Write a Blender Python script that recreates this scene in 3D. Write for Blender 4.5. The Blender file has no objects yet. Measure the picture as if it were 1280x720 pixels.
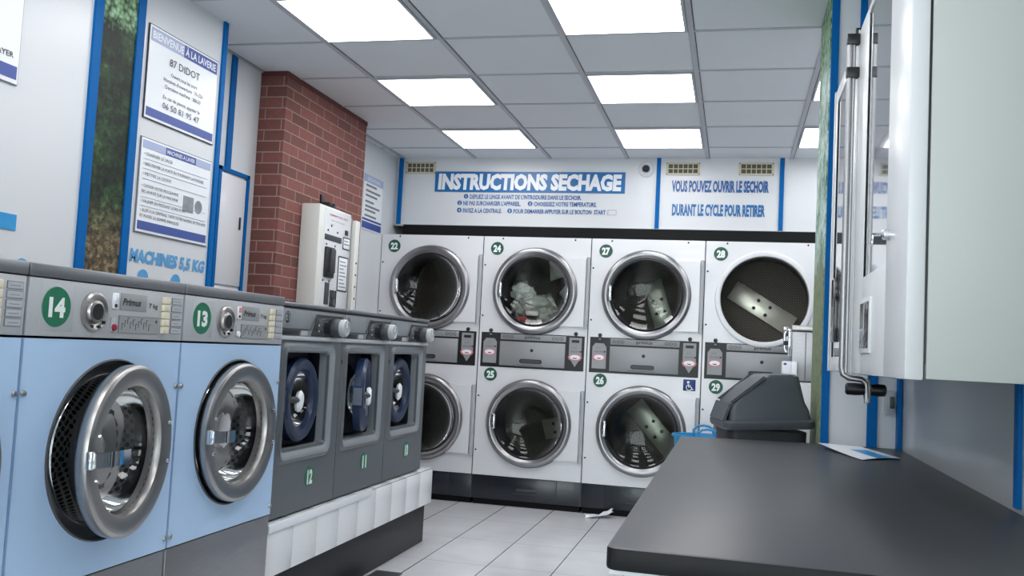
import bpy, bmesh, math, random
from mathutils import Matrix, Vector, noise as mnoise
random.seed(7)
C = bpy.context.scene.collection
R = math.radians
PI = math.pi
H = 1.16            # eye height of the camera
CEIL = 2.647
TW = 0              # text counter

# ------------------------------------------------------------------ materials
def lin(c):
    return tuple(((v/255)/12.92 if v/255 <= .04045 else ((v/255+.055)/1.055)**2.4) for v in c) + (1.0,)

def mat(name, rgb, rough=.5, metal=0.0, spec=.5, var=.06, vscale=6.0, bump=0.0, bscale=60.0, coat=0.0, stretch=None):
    m = bpy.data.materials.new(name); m.use_nodes = True
    nt = m.node_tree; N = nt.nodes; L = nt.links
    p = N['Principled BSDF']
    p.inputs['Roughness'].default_value = rough
    p.inputs['Metallic'].default_value = metal
    p.inputs['Specular IOR Level'].default_value = spec
    if coat:
        p.inputs['Coat Weight'].default_value = coat
        p.inputs['Coat Roughness'].default_value = .03
    tc = N.new('ShaderNodeTexCoord')
    src = tc.outputs['Object']
    if stretch:
        mp = N.new('ShaderNodeMapping'); mp.inputs['Scale'].default_value = stretch
        L.new(src, mp.inputs['Vector']); src = mp.outputs['Vector']
    nz = N.new('ShaderNodeTexNoise'); nz.inputs['Scale'].default_value = vscale; nz.inputs['Detail'].default_value = 4
    L.new(src, nz.inputs['Vector'])
    c = lin(rgb)
    mx = N.new('ShaderNodeMix'); mx.data_type = 'RGBA'
    mx.inputs[6].default_value = tuple(min(1, v*(1-var)) for v in c[:3]) + (1,)
    mx.inputs[7].default_value = tuple(min(1, v*(1+var)) for v in c[:3]) + (1,)
    L.new(nz.outputs['Fac'], mx.inputs[0]); L.new(mx.outputs[2], p.inputs['Base Color'])
    if bump:
        n2 = N.new('ShaderNodeTexNoise'); n2.inputs['Scale'].default_value = bscale
        L.new(src, n2.inputs['Vector'])
        b = N.new('ShaderNodeBump'); b.inputs['Strength'].default_value = bump; b.inputs['Distance'].default_value = .004
        L.new(n2.outputs['Fac'], b.inputs['Height']); L.new(b.outputs['Normal'], p.inputs['Normal'])
    return m

def emis(name, rgb, s):
    m = bpy.data.materials.new(name); m.use_nodes = True
    nt = m.node_tree; nt.nodes.clear()
    e = nt.nodes.new('ShaderNodeEmission'); o = nt.nodes.new('ShaderNodeOutputMaterial')
    e.inputs['Color'].default_value = lin(rgb); e.inputs['Strength'].default_value = s
    nt.links.new(e.outputs[0], o.inputs[0]); return m

def glass(name, tint, rough=.02, refl=.10):
    m = bpy.data.materials.new(name); m.use_nodes = True
    nt = m.node_tree; nt.nodes.clear(); N = nt.nodes; L = nt.links
    t = N.new('ShaderNodeBsdfTransparent'); t.inputs['Color'].default_value = lin(tint)
    g = N.new('ShaderNodeBsdfGlossy'); g.inputs['Roughness'].default_value = rough
    lw = N.new('ShaderNodeFresnel'); lw.inputs['IOR'].default_value = 1.36
    ad = N.new('ShaderNodeMath'); ad.operation = 'MAXIMUM'; ad.inputs[1].default_value = refl
    L.new(lw.outputs[0], ad.inputs[0])
    mx = N.new('ShaderNodeMixShader'); o = N.new('ShaderNodeOutputMaterial')
    L.new(ad.outputs[0], mx.inputs[0]); L.new(t.outputs[0], mx.inputs[1]); L.new(g.outputs[0], mx.inputs[2]); L.new(mx.outputs[0], o.inputs[0])
    return m

def perforated(name, rgb, scale, rough=.35, metal=1.0, thr=.33):
    m = mat(name, rgb, rough, metal)
    nt = m.node_tree; N = nt.nodes; L = nt.links; p = N['Principled BSDF']
    uv = N.new('ShaderNodeUVMap')
    vo = N.new('ShaderNodeTexVoronoi'); vo.voronoi_dimensions = '2D'; vo.inputs['Scale'].default_value = scale; vo.inputs['Randomness'].default_value = 0.0
    mp = N.new('ShaderNodeMapping'); mp.inputs['Rotation'].default_value = (0, 0, R(45))
    L.new(uv.outputs[0], mp.inputs[0]); L.new(mp.outputs[0], vo.inputs['Vector'])
    lt = N.new('ShaderNodeMath'); lt.operation = 'LESS_THAN'; lt.inputs[1].default_value = thr
    L.new(vo.outputs['Distance'], lt.inputs[0])
    old = p.inputs['Base Color'].links[0].from_socket
    mx = N.new('ShaderNodeMix'); mx.data_type = 'RGBA'; L.new(lt.outputs[0], mx.inputs[0]); L.new(old, mx.inputs[6]); mx.inputs[7].default_value = (.004, .004, .004, 1)
    L.new(mx.outputs[2], p.inputs['Base Color'])
    iv = N.new('ShaderNodeMath'); iv.operation = 'MULTIPLY_ADD'; iv.inputs[1].default_value = -metal; iv.inputs[2].default_value = metal
    L.new(lt.outputs[0], iv.inputs[0]); L.new(iv.outputs[0], p.inputs['Metallic'])
    return m

M = {}
M['wall'] = mat('wall_laminate', (216, 219, 222), .3, var=.02, vscale=2)
M['wallp'] = mat('wall_paint', (214, 217, 220), .55, var=.02, vscale=2)
M['ceil'] = mat('ceiling_tile', (226, 229, 233), .8, var=.03, vscale=3, bump=.15, bscale=180)
M['grid'] = mat('ceiling_grid', (188, 190, 196), .5, var=.04)
M['gridshadow'] = mat('grid_shadow_line', (70, 72, 78), .7)  # dark colour painting the shadow beside each grid bar
M['light'] = emis('light_diffuser', (253, 253, 255), 7.4)
M['bluetrim'] = mat('blue_trim', (2, 98, 168), .5, var=.05, spec=.1)
M['bluesign'] = mat('blue_sign', (24, 106, 168), .3, var=.06)
M['bluetext'] = mat('blue_lettering', (34, 92, 158), .4)
M['cyan'] = mat('cyan_lettering', (84, 158, 210), .4)
M['navy'] = mat('navy_print', (62, 84, 156), .4, var=.04)
M['palenavy'] = mat('pale_navy_print', (168, 180, 212), .4, var=.04)
M['ink'] = mat('black_ink', (40, 42, 48), .5)
M['greyink'] = mat('grey_ink', (120, 124, 132), .5)
M['redink'] = mat('red_ink', (170, 60, 70), .5)
M['paper'] = mat('white_paper', (238, 241, 245), .3, var=.01)
M['white'] = mat('white_enamel', (224, 226, 229), .25, var=.02, coat=.3)
M['cream'] = mat('cream_enamel', (226, 227, 222), .35, var=.03)
M['mblue'] = mat('light_blue_enamel', (180, 210, 242), .32, var=.03, vscale=3)
M['steel'] = mat('brushed_steel', (176, 176, 178), .42, 1.0, var=.12, vscale=14, stretch=(1, 1, 12))
M['steelring'] = mat('steel_ring', (168, 166, 164), .3, 1.0, var=.08, vscale=9)
M['fascia'] = mat('silver_fascia', (182, 185, 188), .45, .15, var=.03)
M['lid'] = mat('steel_lid', (142, 144, 148), .36, .8, var=.06, stretch=(1, 1, 8))
M['chrome'] = mat('chrome', (225, 228, 232), .08, 1.0, var=.02)
M['ring'] = mat('dryer_ring', (158, 158, 160), .3, 1.0, var=.05)
M['gbody'] = mat('grey_machine', (108, 113, 117), .4, .35, var=.04, vscale=4)
M['gfascia'] = mat('grey_fascia', (150, 156, 160), .42, .3, var=.03)
M['glight'] = mat('light_grey_plastic', (178, 182, 186), .4)
M['gdark'] = mat('dark_grey_plastic', (62, 66, 70), .45)
M['black'] = mat('black_plastic', (22, 24, 28), .4)
M['blackgloss'] = mat('black_gloss', (24, 27, 34), .12, coat=.4)
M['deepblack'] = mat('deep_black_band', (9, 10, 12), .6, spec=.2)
M['darkvoid'] = mat('dark_interior', (12, 13, 15), .7)
M['drumdark'] = mat('drum_wall', (110, 112, 112), .4, .4, var=.1, vscale=10)
M['drumback'] = perforated('drum_back', (128, 122, 110), 80.0, .65, .0, .36)
M['drumperf'] = perforated('drum_perforated', (170, 170, 168), 46.0, .35, .35, .36)
M['baffle'] = mat('baffle_plate', (206, 204, 190), .25, .5, var=.15, vscale=8)
M['glass'] = glass('door_glass', (202, 208, 205), .015, .03)
M['glassclear'] = glass('porthole_glass', (190, 196, 198), .02, .06)
M['glassdark'] = glass('tinted_porthole_glass', (120, 130, 134), .03, .03)
M['pane'] = glass('window_pane', (235, 240, 240), .01, .04)
M['navyplastic'] = mat('navy_plastic', (26, 44, 76), .3, var=.06)
M['navyback'] = mat('navy_recess', (14, 20, 36), .5)
M['green'] = mat('green_badge', (22, 112, 82), .4, var=.03)
M['dgreen'] = mat('dark_green_badge', (20, 84, 66), .4, var=.03)
M['badgewhite'] = mat('badge_white', (236, 244, 240), .4)
M['button'] = mat('cream_button', (222, 214, 190), .4)
M['red'] = mat('red_button', (150, 34, 60), .35)
M['pink'] = mat('pink_print', (214, 130, 140), .4)
M['dispgrey'] = mat('display_grey', (150, 152, 154), .4)
M['dstrip'] = mat('dryer_strip', (150, 153, 155), .4, .2)
M['kick'] = mat('dark_kick', (26, 33, 42), .3, var=.1, coat=.2)
M['plinth'] = mat('dark_plinth', (24, 27, 32), .5, var=.12)
M['tilewhite'] = mat('white_glazed_tile', (234, 236, 238), .2, var=.02)
M['grout'] = mat('tile_grout', (120, 120, 122), .8)
M['counter'] = mat('black_laminate', (60, 62, 66), .38, var=.1, vscale=9, spec=.32)
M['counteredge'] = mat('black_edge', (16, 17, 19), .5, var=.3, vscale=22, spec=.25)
M['unit'] = mat('vending_body', (192, 197, 193), .45, var=.01)
M['unitdoor'] = mat('vending_door', (222, 225, 226), .3, var=.01)
M['unitwin'] = mat('vending_window', (120, 125, 132), .05, var=.05, coat=1.0)
M['panelgrey'] = mat('grey_laminate', (178, 182, 184), .24, .1, var=.04, vscale=3)
M['bin'] = mat('grey_bin', (70, 76, 82), .42, var=.04)
M['bindark'] = mat('dark_bin', (36, 40, 44), .5, var=.05)
M['tub'] = mat('blue_tub', (40, 142, 196), .4, var=.05)
M['cloth'] = mat('white_cloth', (224, 224, 218), .85, var=.05)
M['clothred'] = mat('red_cloth', (196, 96, 100), .85, var=.12)
M['clothbeige'] = mat('beige_cloth', (206, 190, 168), .85, var=.08)
M['vent'] = mat('vent_cream', (204, 200, 178), .5, var=.05)
M['ventdark'] = mat('vent_dark', (92, 86, 70), .7, var=.2, vscale=40)
M['hblue'] = mat('access_blue', (24, 52, 120), .4)
M['sticker'] = mat('sticker_blue', (40, 150, 212), .35)
M['dimple'] = mat('grey_gradient_print', (140, 142, 152), .4, var=.4, vscale=20)

def brick_material():
    m = mat('red_brick', (140, 62, 52), .8)
    nt = m.node_tree; N = nt.nodes; L = nt.links; p = N['Principled BSDF']
    uv = N.new('ShaderNodeUVMap')
    br = N.new('ShaderNodeTexBrick')
    br.inputs['Scale'].default_value = 1; br.inputs['Brick Width'].default_value = .205; br.inputs['Row Height'].default_value = .0625
    br.inputs['Mortar Size'].default_value = .0034; br.inputs['Mortar Smooth'].default_value = .2; br.inputs['Bias'].default_value = -.1
    br.inputs['Color1'].default_value = lin((140, 70, 58)); br.inputs['Color2'].default_value = lin((106, 54, 46)); br.inputs['Mortar'].default_value = lin((168, 136, 124))
    L.new(uv.outputs[0], br.inputs['Vector'])
    nz = N.new('ShaderNodeTexNoise'); nz.inputs['Scale'].default_value = 35; nz.inputs['Detail'].default_value = 5
    L.new(uv.outputs[0], nz.inputs['Vector'])
    mx = N.new('ShaderNodeMix'); mx.data_type = 'RGBA'; mx.blend_type = 'MULTIPLY'; mx.inputs[0].default_value = .45
    L.new(br.outputs['Color'], mx.inputs[6]); L.new(nz.outputs['Color'], mx.inputs[7])
    hs = N.new('ShaderNodeHueSaturation'); hs.inputs['Value'].default_value = 1.12; hs.inputs['Saturation'].default_value = .85
    L.new(mx.outputs[2], hs.inputs['Color']); L.new(hs.outputs[0], p.inputs['Base Color'])
    b = N.new('ShaderNodeBump'); b.inputs['Strength'].default_value = .6; b.inputs['Distance'].default_value = .006; b.invert = True
    L.new(br.outputs['Fac'], b.inputs['Height']); L.new(b.outputs['Normal'], p.inputs['Normal'])
    return m
M['brick'] = brick_material()

def floor_material():
    m = mat('white_floor_tile', (214, 216, 219), .22)
    nt = m.node_tree; N = nt.nodes; L = nt.links; p = N['Principled BSDF']
    tc = N.new('ShaderNodeTexCoord')
    def line(axis, pitch, off, width):
        sx = N.new('ShaderNodeSeparateXYZ'); L.new(tc.outputs['Object'], sx.inputs[0])
        a = N.new('ShaderNodeMath'); a.operation = 'SUBTRACT'; L.new(sx.outputs[axis], a.inputs[0]); a.inputs[1].default_value = off - 20*pitch
        q = N.new('ShaderNodeMath'); q.operation = 'MODULO'; L.new(a.outputs[0], q.inputs[0]); q.inputs[1].default_value = pitch
        lt = N.new('ShaderNodeMath'); lt.operation = 'LESS_THAN'; L.new(q.outputs[0], lt.inputs[0]); lt.inputs[1].default_value = width
        return lt.outputs[0]
    lx = line(0, .358, -1.602, .006); ly = line(1, .63, 5.52, .004)
    hy = N.new('ShaderNodeMath'); hy.operation = 'MULTIPLY'; hy.inputs[1].default_value = .55; L.new(ly, hy.inputs[0])
    mxm = N.new('ShaderNodeMath'); mxm.operation = 'MAXIMUM'; L.new(lx, mxm.inputs[0]); L.new(hy.outputs[0], mxm.inputs[1])
    old = p.inputs['Base Color'].links[0].from_socket
    mx = N.new('ShaderNodeMix'); mx.data_type = 'RGBA'; L.new(mxm.outputs[0], mx.inputs[0]); L.new(old, mx.inputs[6]); mx.inputs[7].default_value = lin((70, 70, 74))
    # scuffs
    nz = N.new('ShaderNodeTexNoise'); nz.inputs['Scale'].default_value = 2.2; nz.inputs['Detail'].default_value = 8; L.new(tc.outputs['Object'], nz.inputs['Vector'])
    rp = N.new('ShaderNodeValToRGB'); rp.color_ramp.elements[0].position = .35; rp.color_ramp.elements[0].color = (.78, .78, .78, 1); rp.color_ramp.elements[1].position = .6
    L.new(nz.outputs['Fac'], rp.inputs[0])
    m2 = N.new('ShaderNodeMix'); m2.data_type = 'RGBA'; m2.blend_type = 'MULTIPLY'; m2.inputs[0].default_value = .5
    L.new(mx.outputs[2], m2.inputs[6]); L.new(rp.outputs[0], m2.inputs[7]); L.new(m2.outputs[2], p.inputs['Base Color'])
    return m
M['floor'] = floor_material()

def forest_material(name, pale):
    m = mat(name, (60, 80, 50), .5, spec=.25)
    nt = m.node_tree; N = nt.nodes; L = nt.links; p = N['Principled BSDF']
    uv = N.new('ShaderNodeUVMap')
    def ramp(src, stops):
        r = N.new('ShaderNodeValToRGB'); e = r.color_ramp.elements
        while len(e) < len(stops): e.new(.5)
        for k, (pos, c) in enumerate(stops): e[k].position = pos; e[k].color = lin(c)
        L.new(src, r.inputs[0]); return r.outputs[0]
    nz = N.new('ShaderNodeTexNoise'); nz.inputs['Scale'].default_value = 26; nz.inputs['Detail'].default_value = 6; nz.inputs['Roughness'].default_value = .75
    L.new(uv.outputs[0], nz.inputs['Vector'])
    vo = N.new('ShaderNodeTexVoronoi'); vo.inputs['Scale'].default_value = 42; L.new(uv.outputs[0], vo.inputs['Vector'])
    n3 = N.new('ShaderNodeTexNoise'); n3.inputs['Scale'].default_value = 5; n3.inputs['Detail'].default_value = 3; L.new(uv.outputs[0], n3.inputs['Vector'])
    a1 = N.new('ShaderNodeMath'); a1.operation = 'MULTIPLY_ADD'; a1.inputs[1].default_value = .55; L.new(nz.outputs['Fac'], a1.inputs[0])
    s3 = N.new('ShaderNodeMath'); s3.operation = 'MULTIPLY'; s3.inputs[1].default_value = .5; L.new(n3.outputs['Fac'], s3.inputs[0]); L.new(s3.outputs[0], a1.inputs[2])
    if pale:
        green = ramp(a1.outputs[0], [(.40, (44, 72, 62)), (.48, (96, 136, 116)), (.54, (158, 186, 170)), (.62, (206, 220, 212))])
        brown = ramp(nz.outputs['Fac'], [(.3, (70, 90, 66)), (.7, (150, 160, 120))])
    else:
        green = ramp(a1.outputs[0], [(.42, (10, 16, 12)), (.52, (24, 40, 24)), (.60, (44, 72, 42)), (.70, (92, 128, 78))])
        brown = ramp(nz.outputs['Fac'], [(.36, (30, 26, 20)), (.5, (92, 80, 60)), (.62, (160, 142, 110))])
    big = ramp(vo.outputs['Distance'], [(.1, (176, 208, 176)), (.5, (120, 160, 116)), (.8, (40, 64, 44))])
    sx = N.new('ShaderNodeSeparateXYZ'); L.new(uv.outputs[0], sx.inputs[0])
    def step(lo, hi):
        r = N.new('ShaderNodeMapRange'); r.inputs['From Min'].default_value = lo; r.inputs['From Max'].default_value = hi
        ad = N.new('ShaderNodeMath'); ad.operation = 'MULTIPLY_ADD'; ad.inputs[1].default_value = .25; L.new(nz.outputs['Fac'], ad.inputs[0]); L.new(sx.outputs[1], ad.inputs[2])
        L.new(ad.outputs[0], r.inputs['Value']); return r.outputs[0]
    g1 = N.new('ShaderNodeMix'); g1.data_type = 'RGBA'; L.new(step(1.62, 1.80), g1.inputs[0]); L.new(brown, g1.inputs[6]); L.new(green, g1.inputs[7])
    g2 = N.new('ShaderNodeMix'); g2.data_type = 'RGBA'; L.new(step(2.47, 2.53), g2.inputs[0]); L.new(g1.outputs[2], g2.inputs[6]); L.new(big, g2.inputs[7])
    L.new(g2.outputs[2], p.inputs['Base Color'])
    return m
M['forest'] = forest_material('forest_print', False)
M['forestpale'] = forest_material('pale_forest_print', True)

# ------------------------------------------------------------------ mesh builder
_tc = {}
def text_geo(s, bold, shear):
    k = (s, bold, shear)
    if k not in _tc:
        cu = bpy.data.curves.new('t', 'FONT'); cu.body = s; cu.size = 1; cu.offset = bold; cu.shear = shear; cu.resolution_u = 2
        o = bpy.data.objects.new('t', cu); C.objects.link(o)
        dg = bpy.context.evaluated_depsgraph_get(); dg.update()
        me = bpy.data.meshes.new_from_object(o.evaluated_get(dg))
        _tc[k] = ([tuple(v.co) for v in me.vertices], [tuple(p.vertices) for p in me.polygons])
        bpy.data.objects.remove(o); bpy.data.curves.remove(cu); bpy.data.meshes.remove(me)
    return _tc[k]

class MB:
    def __init__(self):
        self.v = []; self.f = []; self.fm = []; self.mats = []; self.uv = {}
    def mi(self, m):
        if isinstance(m, str): m = M[m]
        if m not in self.mats: self.mats.append(m)
        return self.mats.index(m)
    def add(self, vs, fs, m, uvs=None):
        b = len(self.v); k = self.mi(m)
        self.v += [tuple(v) for v in vs]
        for i, f in enumerate(fs):
            if uvs: self.uv[len(self.f)] = uvs[i]
            self.f.append(tuple(b+j for j in f)); self.fm.append(k)
        return self
    def bmadd(self, bm, m, mx=None):
        bm.verts.index_update()
        vs = [(mx @ v.co if mx else v.co)[:] for v in bm.verts]
        self.add(vs, [[v.index for v in f.verts] for f in bm.faces], m); bm.free(); return self
    def box(self, x0, x1, y0, y1, z0, z1, m, bev=0.0, seg=2, mx=None):
        bm = bmesh.new(); bmesh.ops.create_cube(bm, size=1)
        for v in bm.verts:
            v.co = ((x0+x1)/2 + v.co.x*(x1-x0), (y0+y1)/2 + v.co.y*(y1-y0), (z0+z1)/2 + v.co.z*(z1-z0))
        if bev: bmesh.ops.bevel(bm, geom=bm.edges[:], offset=bev, segments=seg, affect='EDGES', profile=.5)
        return self.bmadd(bm, m, mx)
    def lathe(self, prof, cx, cz, m, n=56, mx=None, uvs=False):
        """profile of (radius, y) turned about the y axis through (cx, cz)"""
        vs = []; fs = []; us = []
        for r, y in prof:
            for k in range(n):
                a = 2*PI*k/n; vs.append(Vector((cx + r*math.cos(a), y, cz + r*math.sin(a))))
        for i in range(len(prof)-1):
            for k in range(n):
                k2 = (k+1) % n
                fs.append((i*n+k, i*n+k2, (i+1)*n+k2, (i+1)*n+k))
                if uvs:
                    r0 = max(prof[i][0], prof[i+1][0]); u0 = r0*2*PI*k/n; u1 = r0*2*PI*(k+1)/n
                    l0 = sum(math.dist(prof[j], prof[j+1]) for j in range(i)); l1 = l0 + math.dist(prof[i], prof[i+1])
                    us.append([(u0, l0), (u1, l0), (u1, l1), (u0, l1)])
        if mx: vs = [mx @ v for v in vs]
        return self.add(vs, fs, m, us if uvs else None)
    def disc(self, cx, cz, y, r, m, n=48, mx=None, rz=None):
        vs = [Vector((cx + r*math.cos(2*PI*k/n), y, cz + (rz or r)*math.sin(2*PI*k/n))) for k in range(n)]
        uv = [[(v.x, v.z) for v in vs]]
        if mx: vs = [mx @ v for v in vs]
        return self.add(vs, [tuple(range(n))], m, uv)
    def prism(self, pts, y0, y1, m, mx=None):
        """outline in (x, z) extruded from y0 (front) to y1"""
        n = len(pts)
        vs = [Vector((x, y0, z)) for x, z in pts] + [Vector((x, y1, z)) for x, z in pts]
        if mx: vs = [mx @ v for v in vs]
        fs = [tuple(range(n)), tuple(reversed(range(n, 2*n)))] + [(i, i+n, (i+1) % n + n, (i+1) % n) for i in range(n)]
        return self.add(vs, fs, m)
    def hprism(self, pts, z0, z1, m):
        n = len(pts)
        vs = [(x, y, z0) for x, y in pts] + [(x, y, z1) for x, y in pts]
        fs = [tuple(reversed(range(n))), tuple(range(n, 2*n))] + [(i, (i+1) % n, (i+1) % n + n, i+n) for i in range(n)]
        return self.add(vs, fs, m)
    def tube(self, pts, r, m, n=10, flat=1.0):
        pts = [Vector(p) for p in pts]; vs = []; fs = []
        ref = None
        for i, p in enumerate(pts):
            d = ((pts[i+1]-p) if i < len(pts)-1 else (p-pts[i-1])).normalized()
            if 0 < i < len(pts)-1: d = ((pts[i+1]-p).normalized() + (p-pts[i-1]).normalized()).normalized()
            if ref is None: ref = Vector((0, 0, 1)) if abs(d.z) < .9 else Vector((1, 0, 0))
            a = d.cross(ref).normalized(); b = a.cross(d).normalized(); ref = b
            rr = r[i] if isinstance(r, (list, tuple)) else r
            for k in range(n):
                t = 2*PI*k/n; vs.append(p + a*math.cos(t)*rr + b*math.sin(t)*rr*flat)
        for i in range(len(pts)-1):
            for k in range(n):
                k2 = (k+1) % n; fs.append((i*n+k, i*n+k2, (i+1)*n+k2, (i+1)*n+k))
        fs.append(tuple(reversed(range(n)))); fs.append(tuple(range((len(pts)-1)*n, len(pts)*n)))
        return self.add(vs, fs, m)
    def plate_hole(self, x0, x1, z0, z1, cx, cz, r, y, m, n=64):
        angs = sorted(set([2*PI*k/n for k in range(n)] + [math.atan2(z-cz, x-cx) % (2*PI) for x in (x0, x1) for z in (z0, z1)]))
        inn = []; out = []
        for a in angs:
            c, s = math.cos(a), math.sin(a)
            t = min([((x1-cx)/c if c > 0 else (x0-cx)/c) if abs(c) > 1e-9 else 1e9, ((z1-cz)/s if s > 0 else (z0-cz)/s) if abs(s) > 1e-9 else 1e9])
            inn.append((cx+r*c, y, cz+r*s)); out.append((cx+t*c, y, cz+t*s))
        k = len(angs)
        return self.add(inn+out, [(i, i+k, (i+1) % k+k, (i+1) % k) for i in range(k)], m)
    def text(self, s, x, z, h, m, y=-.001, width=None, align='L', bold=0.0, shear=0.0, up=None):
        """one line of lettering: baseline z, cap height h, squeezed to width"""
        vs, fs = text_geo(s, bold, shear)
        if not vs: return self
        xa = min(v[0] for v in vs); xb = max(v[0] for v in vs)
        sz = h/.73
        sx = (width/(xb-xa)) if width else sz
        w = (xb-xa)*sx
        ox = x - (0 if align == 'L' else w/2 if align == 'C' else w)
        return self.add([(ox+(v[0]-xa)*sx, y, z+v[1]*sz) for v in vs], fs, m)
    def obj(self, name, parent=None, loc=None, rotz=0, label=None, cat=None, group=None, kind=None, flat=False, ang=38):
        me = bpy.data.meshes.new(name); me.from_pydata(self.v, [], self.f)
        for m in self.mats: me.materials.append(m)
        me.polygons.foreach_set('material_index', self.fm)
        if self.uv:
            ul = me.uv_layers.new(name='UVMap')
            for pi, uvs in self.uv.items():
                p = me.polygons[pi]
                for li, uvc in zip(p.loop_indices, uvs): ul.data[li].uv = uvc
        bm = bmesh.new(); bm.from_mesh(me)
        if not self.uv: bmesh.ops.remove_doubles(bm, verts=bm.verts[:], dist=1e-6)
        bmesh.ops.recalc_face_normals(bm, faces=bm.faces[:]) if not flat else None
        bm.to_mesh(me); bm.free()
        if not flat:
            me.polygons.foreach_set('use_smooth', [True]*len(me.polygons)); me.set_sharp_from_angle(angle=R(ang))
        me.update()
        o = bpy.data.objects.new(name, me); C.objects.link(o)
        if parent: o.parent = parent
        if loc: o.location = loc
        o.rotation_euler.z = rotz
        tag(o, label, cat, group, kind)
        return o

def tag(o, label=None, cat=None, group=None, kind=None):
    if label: o['label'] = label
    if cat: o['category'] = cat
    if group: o['group'] = group
    if kind: o['kind'] = kind
    return o

def thing(name, label, cat, loc=(0, 0, 0), rotz=0, group=None, kind=None):
    o = bpy.data.objects.new(name, None); C.objects.link(o)
    o.location = loc; o.rotation_euler = (0, 0, rotz); o.empty_display_size = .1
    return tag(o, label, cat, group, kind)

def wbox(name, x0, x1, y0, y1, z0, z1, m, label, cat, kind='structure', bev=0.0, parent=None):
    cx, cy = (x0+x1)/2, (y0+y1)/2
    return MB().box(x0-cx, x1-cx, y0-cy, y1-cy, 0, z1-z0, m, bev).obj(name, parent, (cx, cy, z0), 0, label, cat, None, kind)

LEFT = PI/2      # faces +x (things along the left wall)
RIGHT = -PI/2    # faces -x (things along the right wall)

# ------------------------------------------------------------------ room shell
YF, YB, XL, XR, XR2 = -2.8, 7.5, -2.69, .613, 1.02
MB().box(XL-.1, XR2+.1, YF-.1, YB+.1, -.06, 0, 'floor').obj('floor', label='white glazed tile floor with dark grout lines', cat='floor', kind='structure')
MB().box(XL-.1, XR2+.1, YF-.1, YB+.1, CEIL, CEIL+.06, 'ceil').obj('ceiling', label='suspended ceiling of pale grey tiles', cat='ceiling', kind='structure')
wbox('wall_left', XL-.1, XL, YF, YB, 0, CEIL, 'wallp', 'white left wall behind the brick pillar', 'wall')
wbox('wall_left_panel', XL, -2.42, YF+.05, 3.927, 0, CEIL, 'wall', 'white laminate panelling above the blue washers', 'wall')
wbox('wall_left_recess', XL, -2.64, 3.93, 4.672, 0, CEIL, 'wallp', 'recessed white panelling left of the brick pillar', 'wall')
wbox('wall_back', XL, XR2, YB-.02, YB+.1, 0, CEIL, 'wallp', 'back wall behind the stacked dryers', 'wall')
wbox('wall_back_header', XL, XR2, 6.99, 7.06, 2.10, CEIL, 'wall', 'white header panelling above the stacked dryers', 'wall')
wbox('wall_right', XR, XR2+.1, YF, 3.75, 0, CEIL, 'panelgrey', 'glossy grey panelling beside the black worktop', 'wall')
wbox('wall_right_far', XR2, XR2+.1, 4.22, YB, 0, CEIL, 'wallp', 'right wall behind the grey bin', 'wall')
wbox('wall_right_pillar', .33, XR2+.1, 3.75, 4.22, 0, CEIL, 'wall', 'white boxed-out pillar at the end of the black worktop', 'wall')
# front wall behind the camera; unseen shop window, enlarged to let in more daylight
f = MB()
f.box(XL, XR2, -.05, .05, 0, .1, 'wallp').box(XL, XR2, -.05, .05, 2.45, CEIL, 'wallp')
f.box(XL, XL+.35, -.05, .05, .1, 2.45, 'wallp').box(XR2-.45, XR2, -.05, .05, .1, 2.45, 'wallp')
f.obj('wall_front', loc=(0, YF, 0), label='shop front wall', cat='wall', kind='structure')
f = MB()
for x0, x1, z0, z1 in ((XL+.35, XR2-.45, .1, .16), (XL+.35, XR2-.45, 2.39, 2.45), (XL+.35, XL+.41, .16, 2.39), (XR2-.51, XR2-.45, .16, 2.39), (-1.1, -1.04, .16, 2.39)):
    f.box(x0, x1, -.03, .03, z0, z1, 'gdark')
w = f.obj('window_1', loc=(0, YF, 0), label='unseen shop front window, enlarged to add daylight', cat='window', kind='structure')
MB().box(XL+.41, XR2-.51, -.004, .004, .16, 2.39, 'pane').obj('window_pane', w)

# ceiling grid bars
X0, Y0 = -2.04, 3.62
g = MB()
for i in range(-1, 6):
    x = X0 + .6*i
    if XL < x < XR2: g.box(x-.013, x+.013, YF, 6.99, CEIL-.007, CEIL-.0005, 'grid', .002, 1)
for j in range(-10, 6):
    y = Y0 + .6*j
    g.box(XL, XR2, y-.010, y+.010, CEIL-.005, CEIL-.0005, 'grid', .002, 1)
    g.box(XL, XR2, y+.0105, y+.0145, CEIL-.0012, CEIL-.0004, 'gridshadow')  # thin dark strip, painted shadow along the bar
for i in range(-1, 6):
    x = X0 + .6*i
    if XL < x < XR2: g.box(x+.0135, x+.018, YF, 6.99, CEIL-.0012, CEIL-.0004, 'gridshadow')
g.obj('trim_1', label='grey metal grid bars of the suspended ceiling', cat='ceiling grid', kind='structure')

# ceiling lights
def ceiling_light(i, j, label):
    x, y = X0+.6*i, Y0+.6*j
    t = thing('ceiling_light', label, 'ceiling light', (x+.3, y+.3, CEIL-.012), 0, 'square ceiling light panels')
    e = .272
    fr = MB()
    for x0, x1, y0, y1 in ((-e-.012, e+.012, -e-.012, -e), (-e-.012, e+.012, e, e+.012), (-e-.012, -e, -e, e), (e, e+.012, -e, e)):
        fr.box(x0, x1, y0, y1, 0, .0115, 'grid')
    fr.obj('frame', t)
    MB().box(-e, e, -e, e, .002, .010, 'light').obj('diffuser', t)
names = {(0, 0): 'square light panel at the top edge of the picture, left column, nearest of three', (0, 2): 'square light panel in the left column, middle of three', (0, 4): 'square light panel in the left column, nearest to the blue drying sign',
         (2, 0): 'square light panel at the top of the right column, largest in view', (2, 2): 'square light panel in the right column, middle of three', (2, 4): 'square light panel in the right column, right above the ceiling edge by the header',
         (4, 2): 'sliver of light panel peeking out left of the green pillar picture, upper one', (4, 4): 'sliver of light panel peeking out left of the green pillar picture, lower one'}
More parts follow.
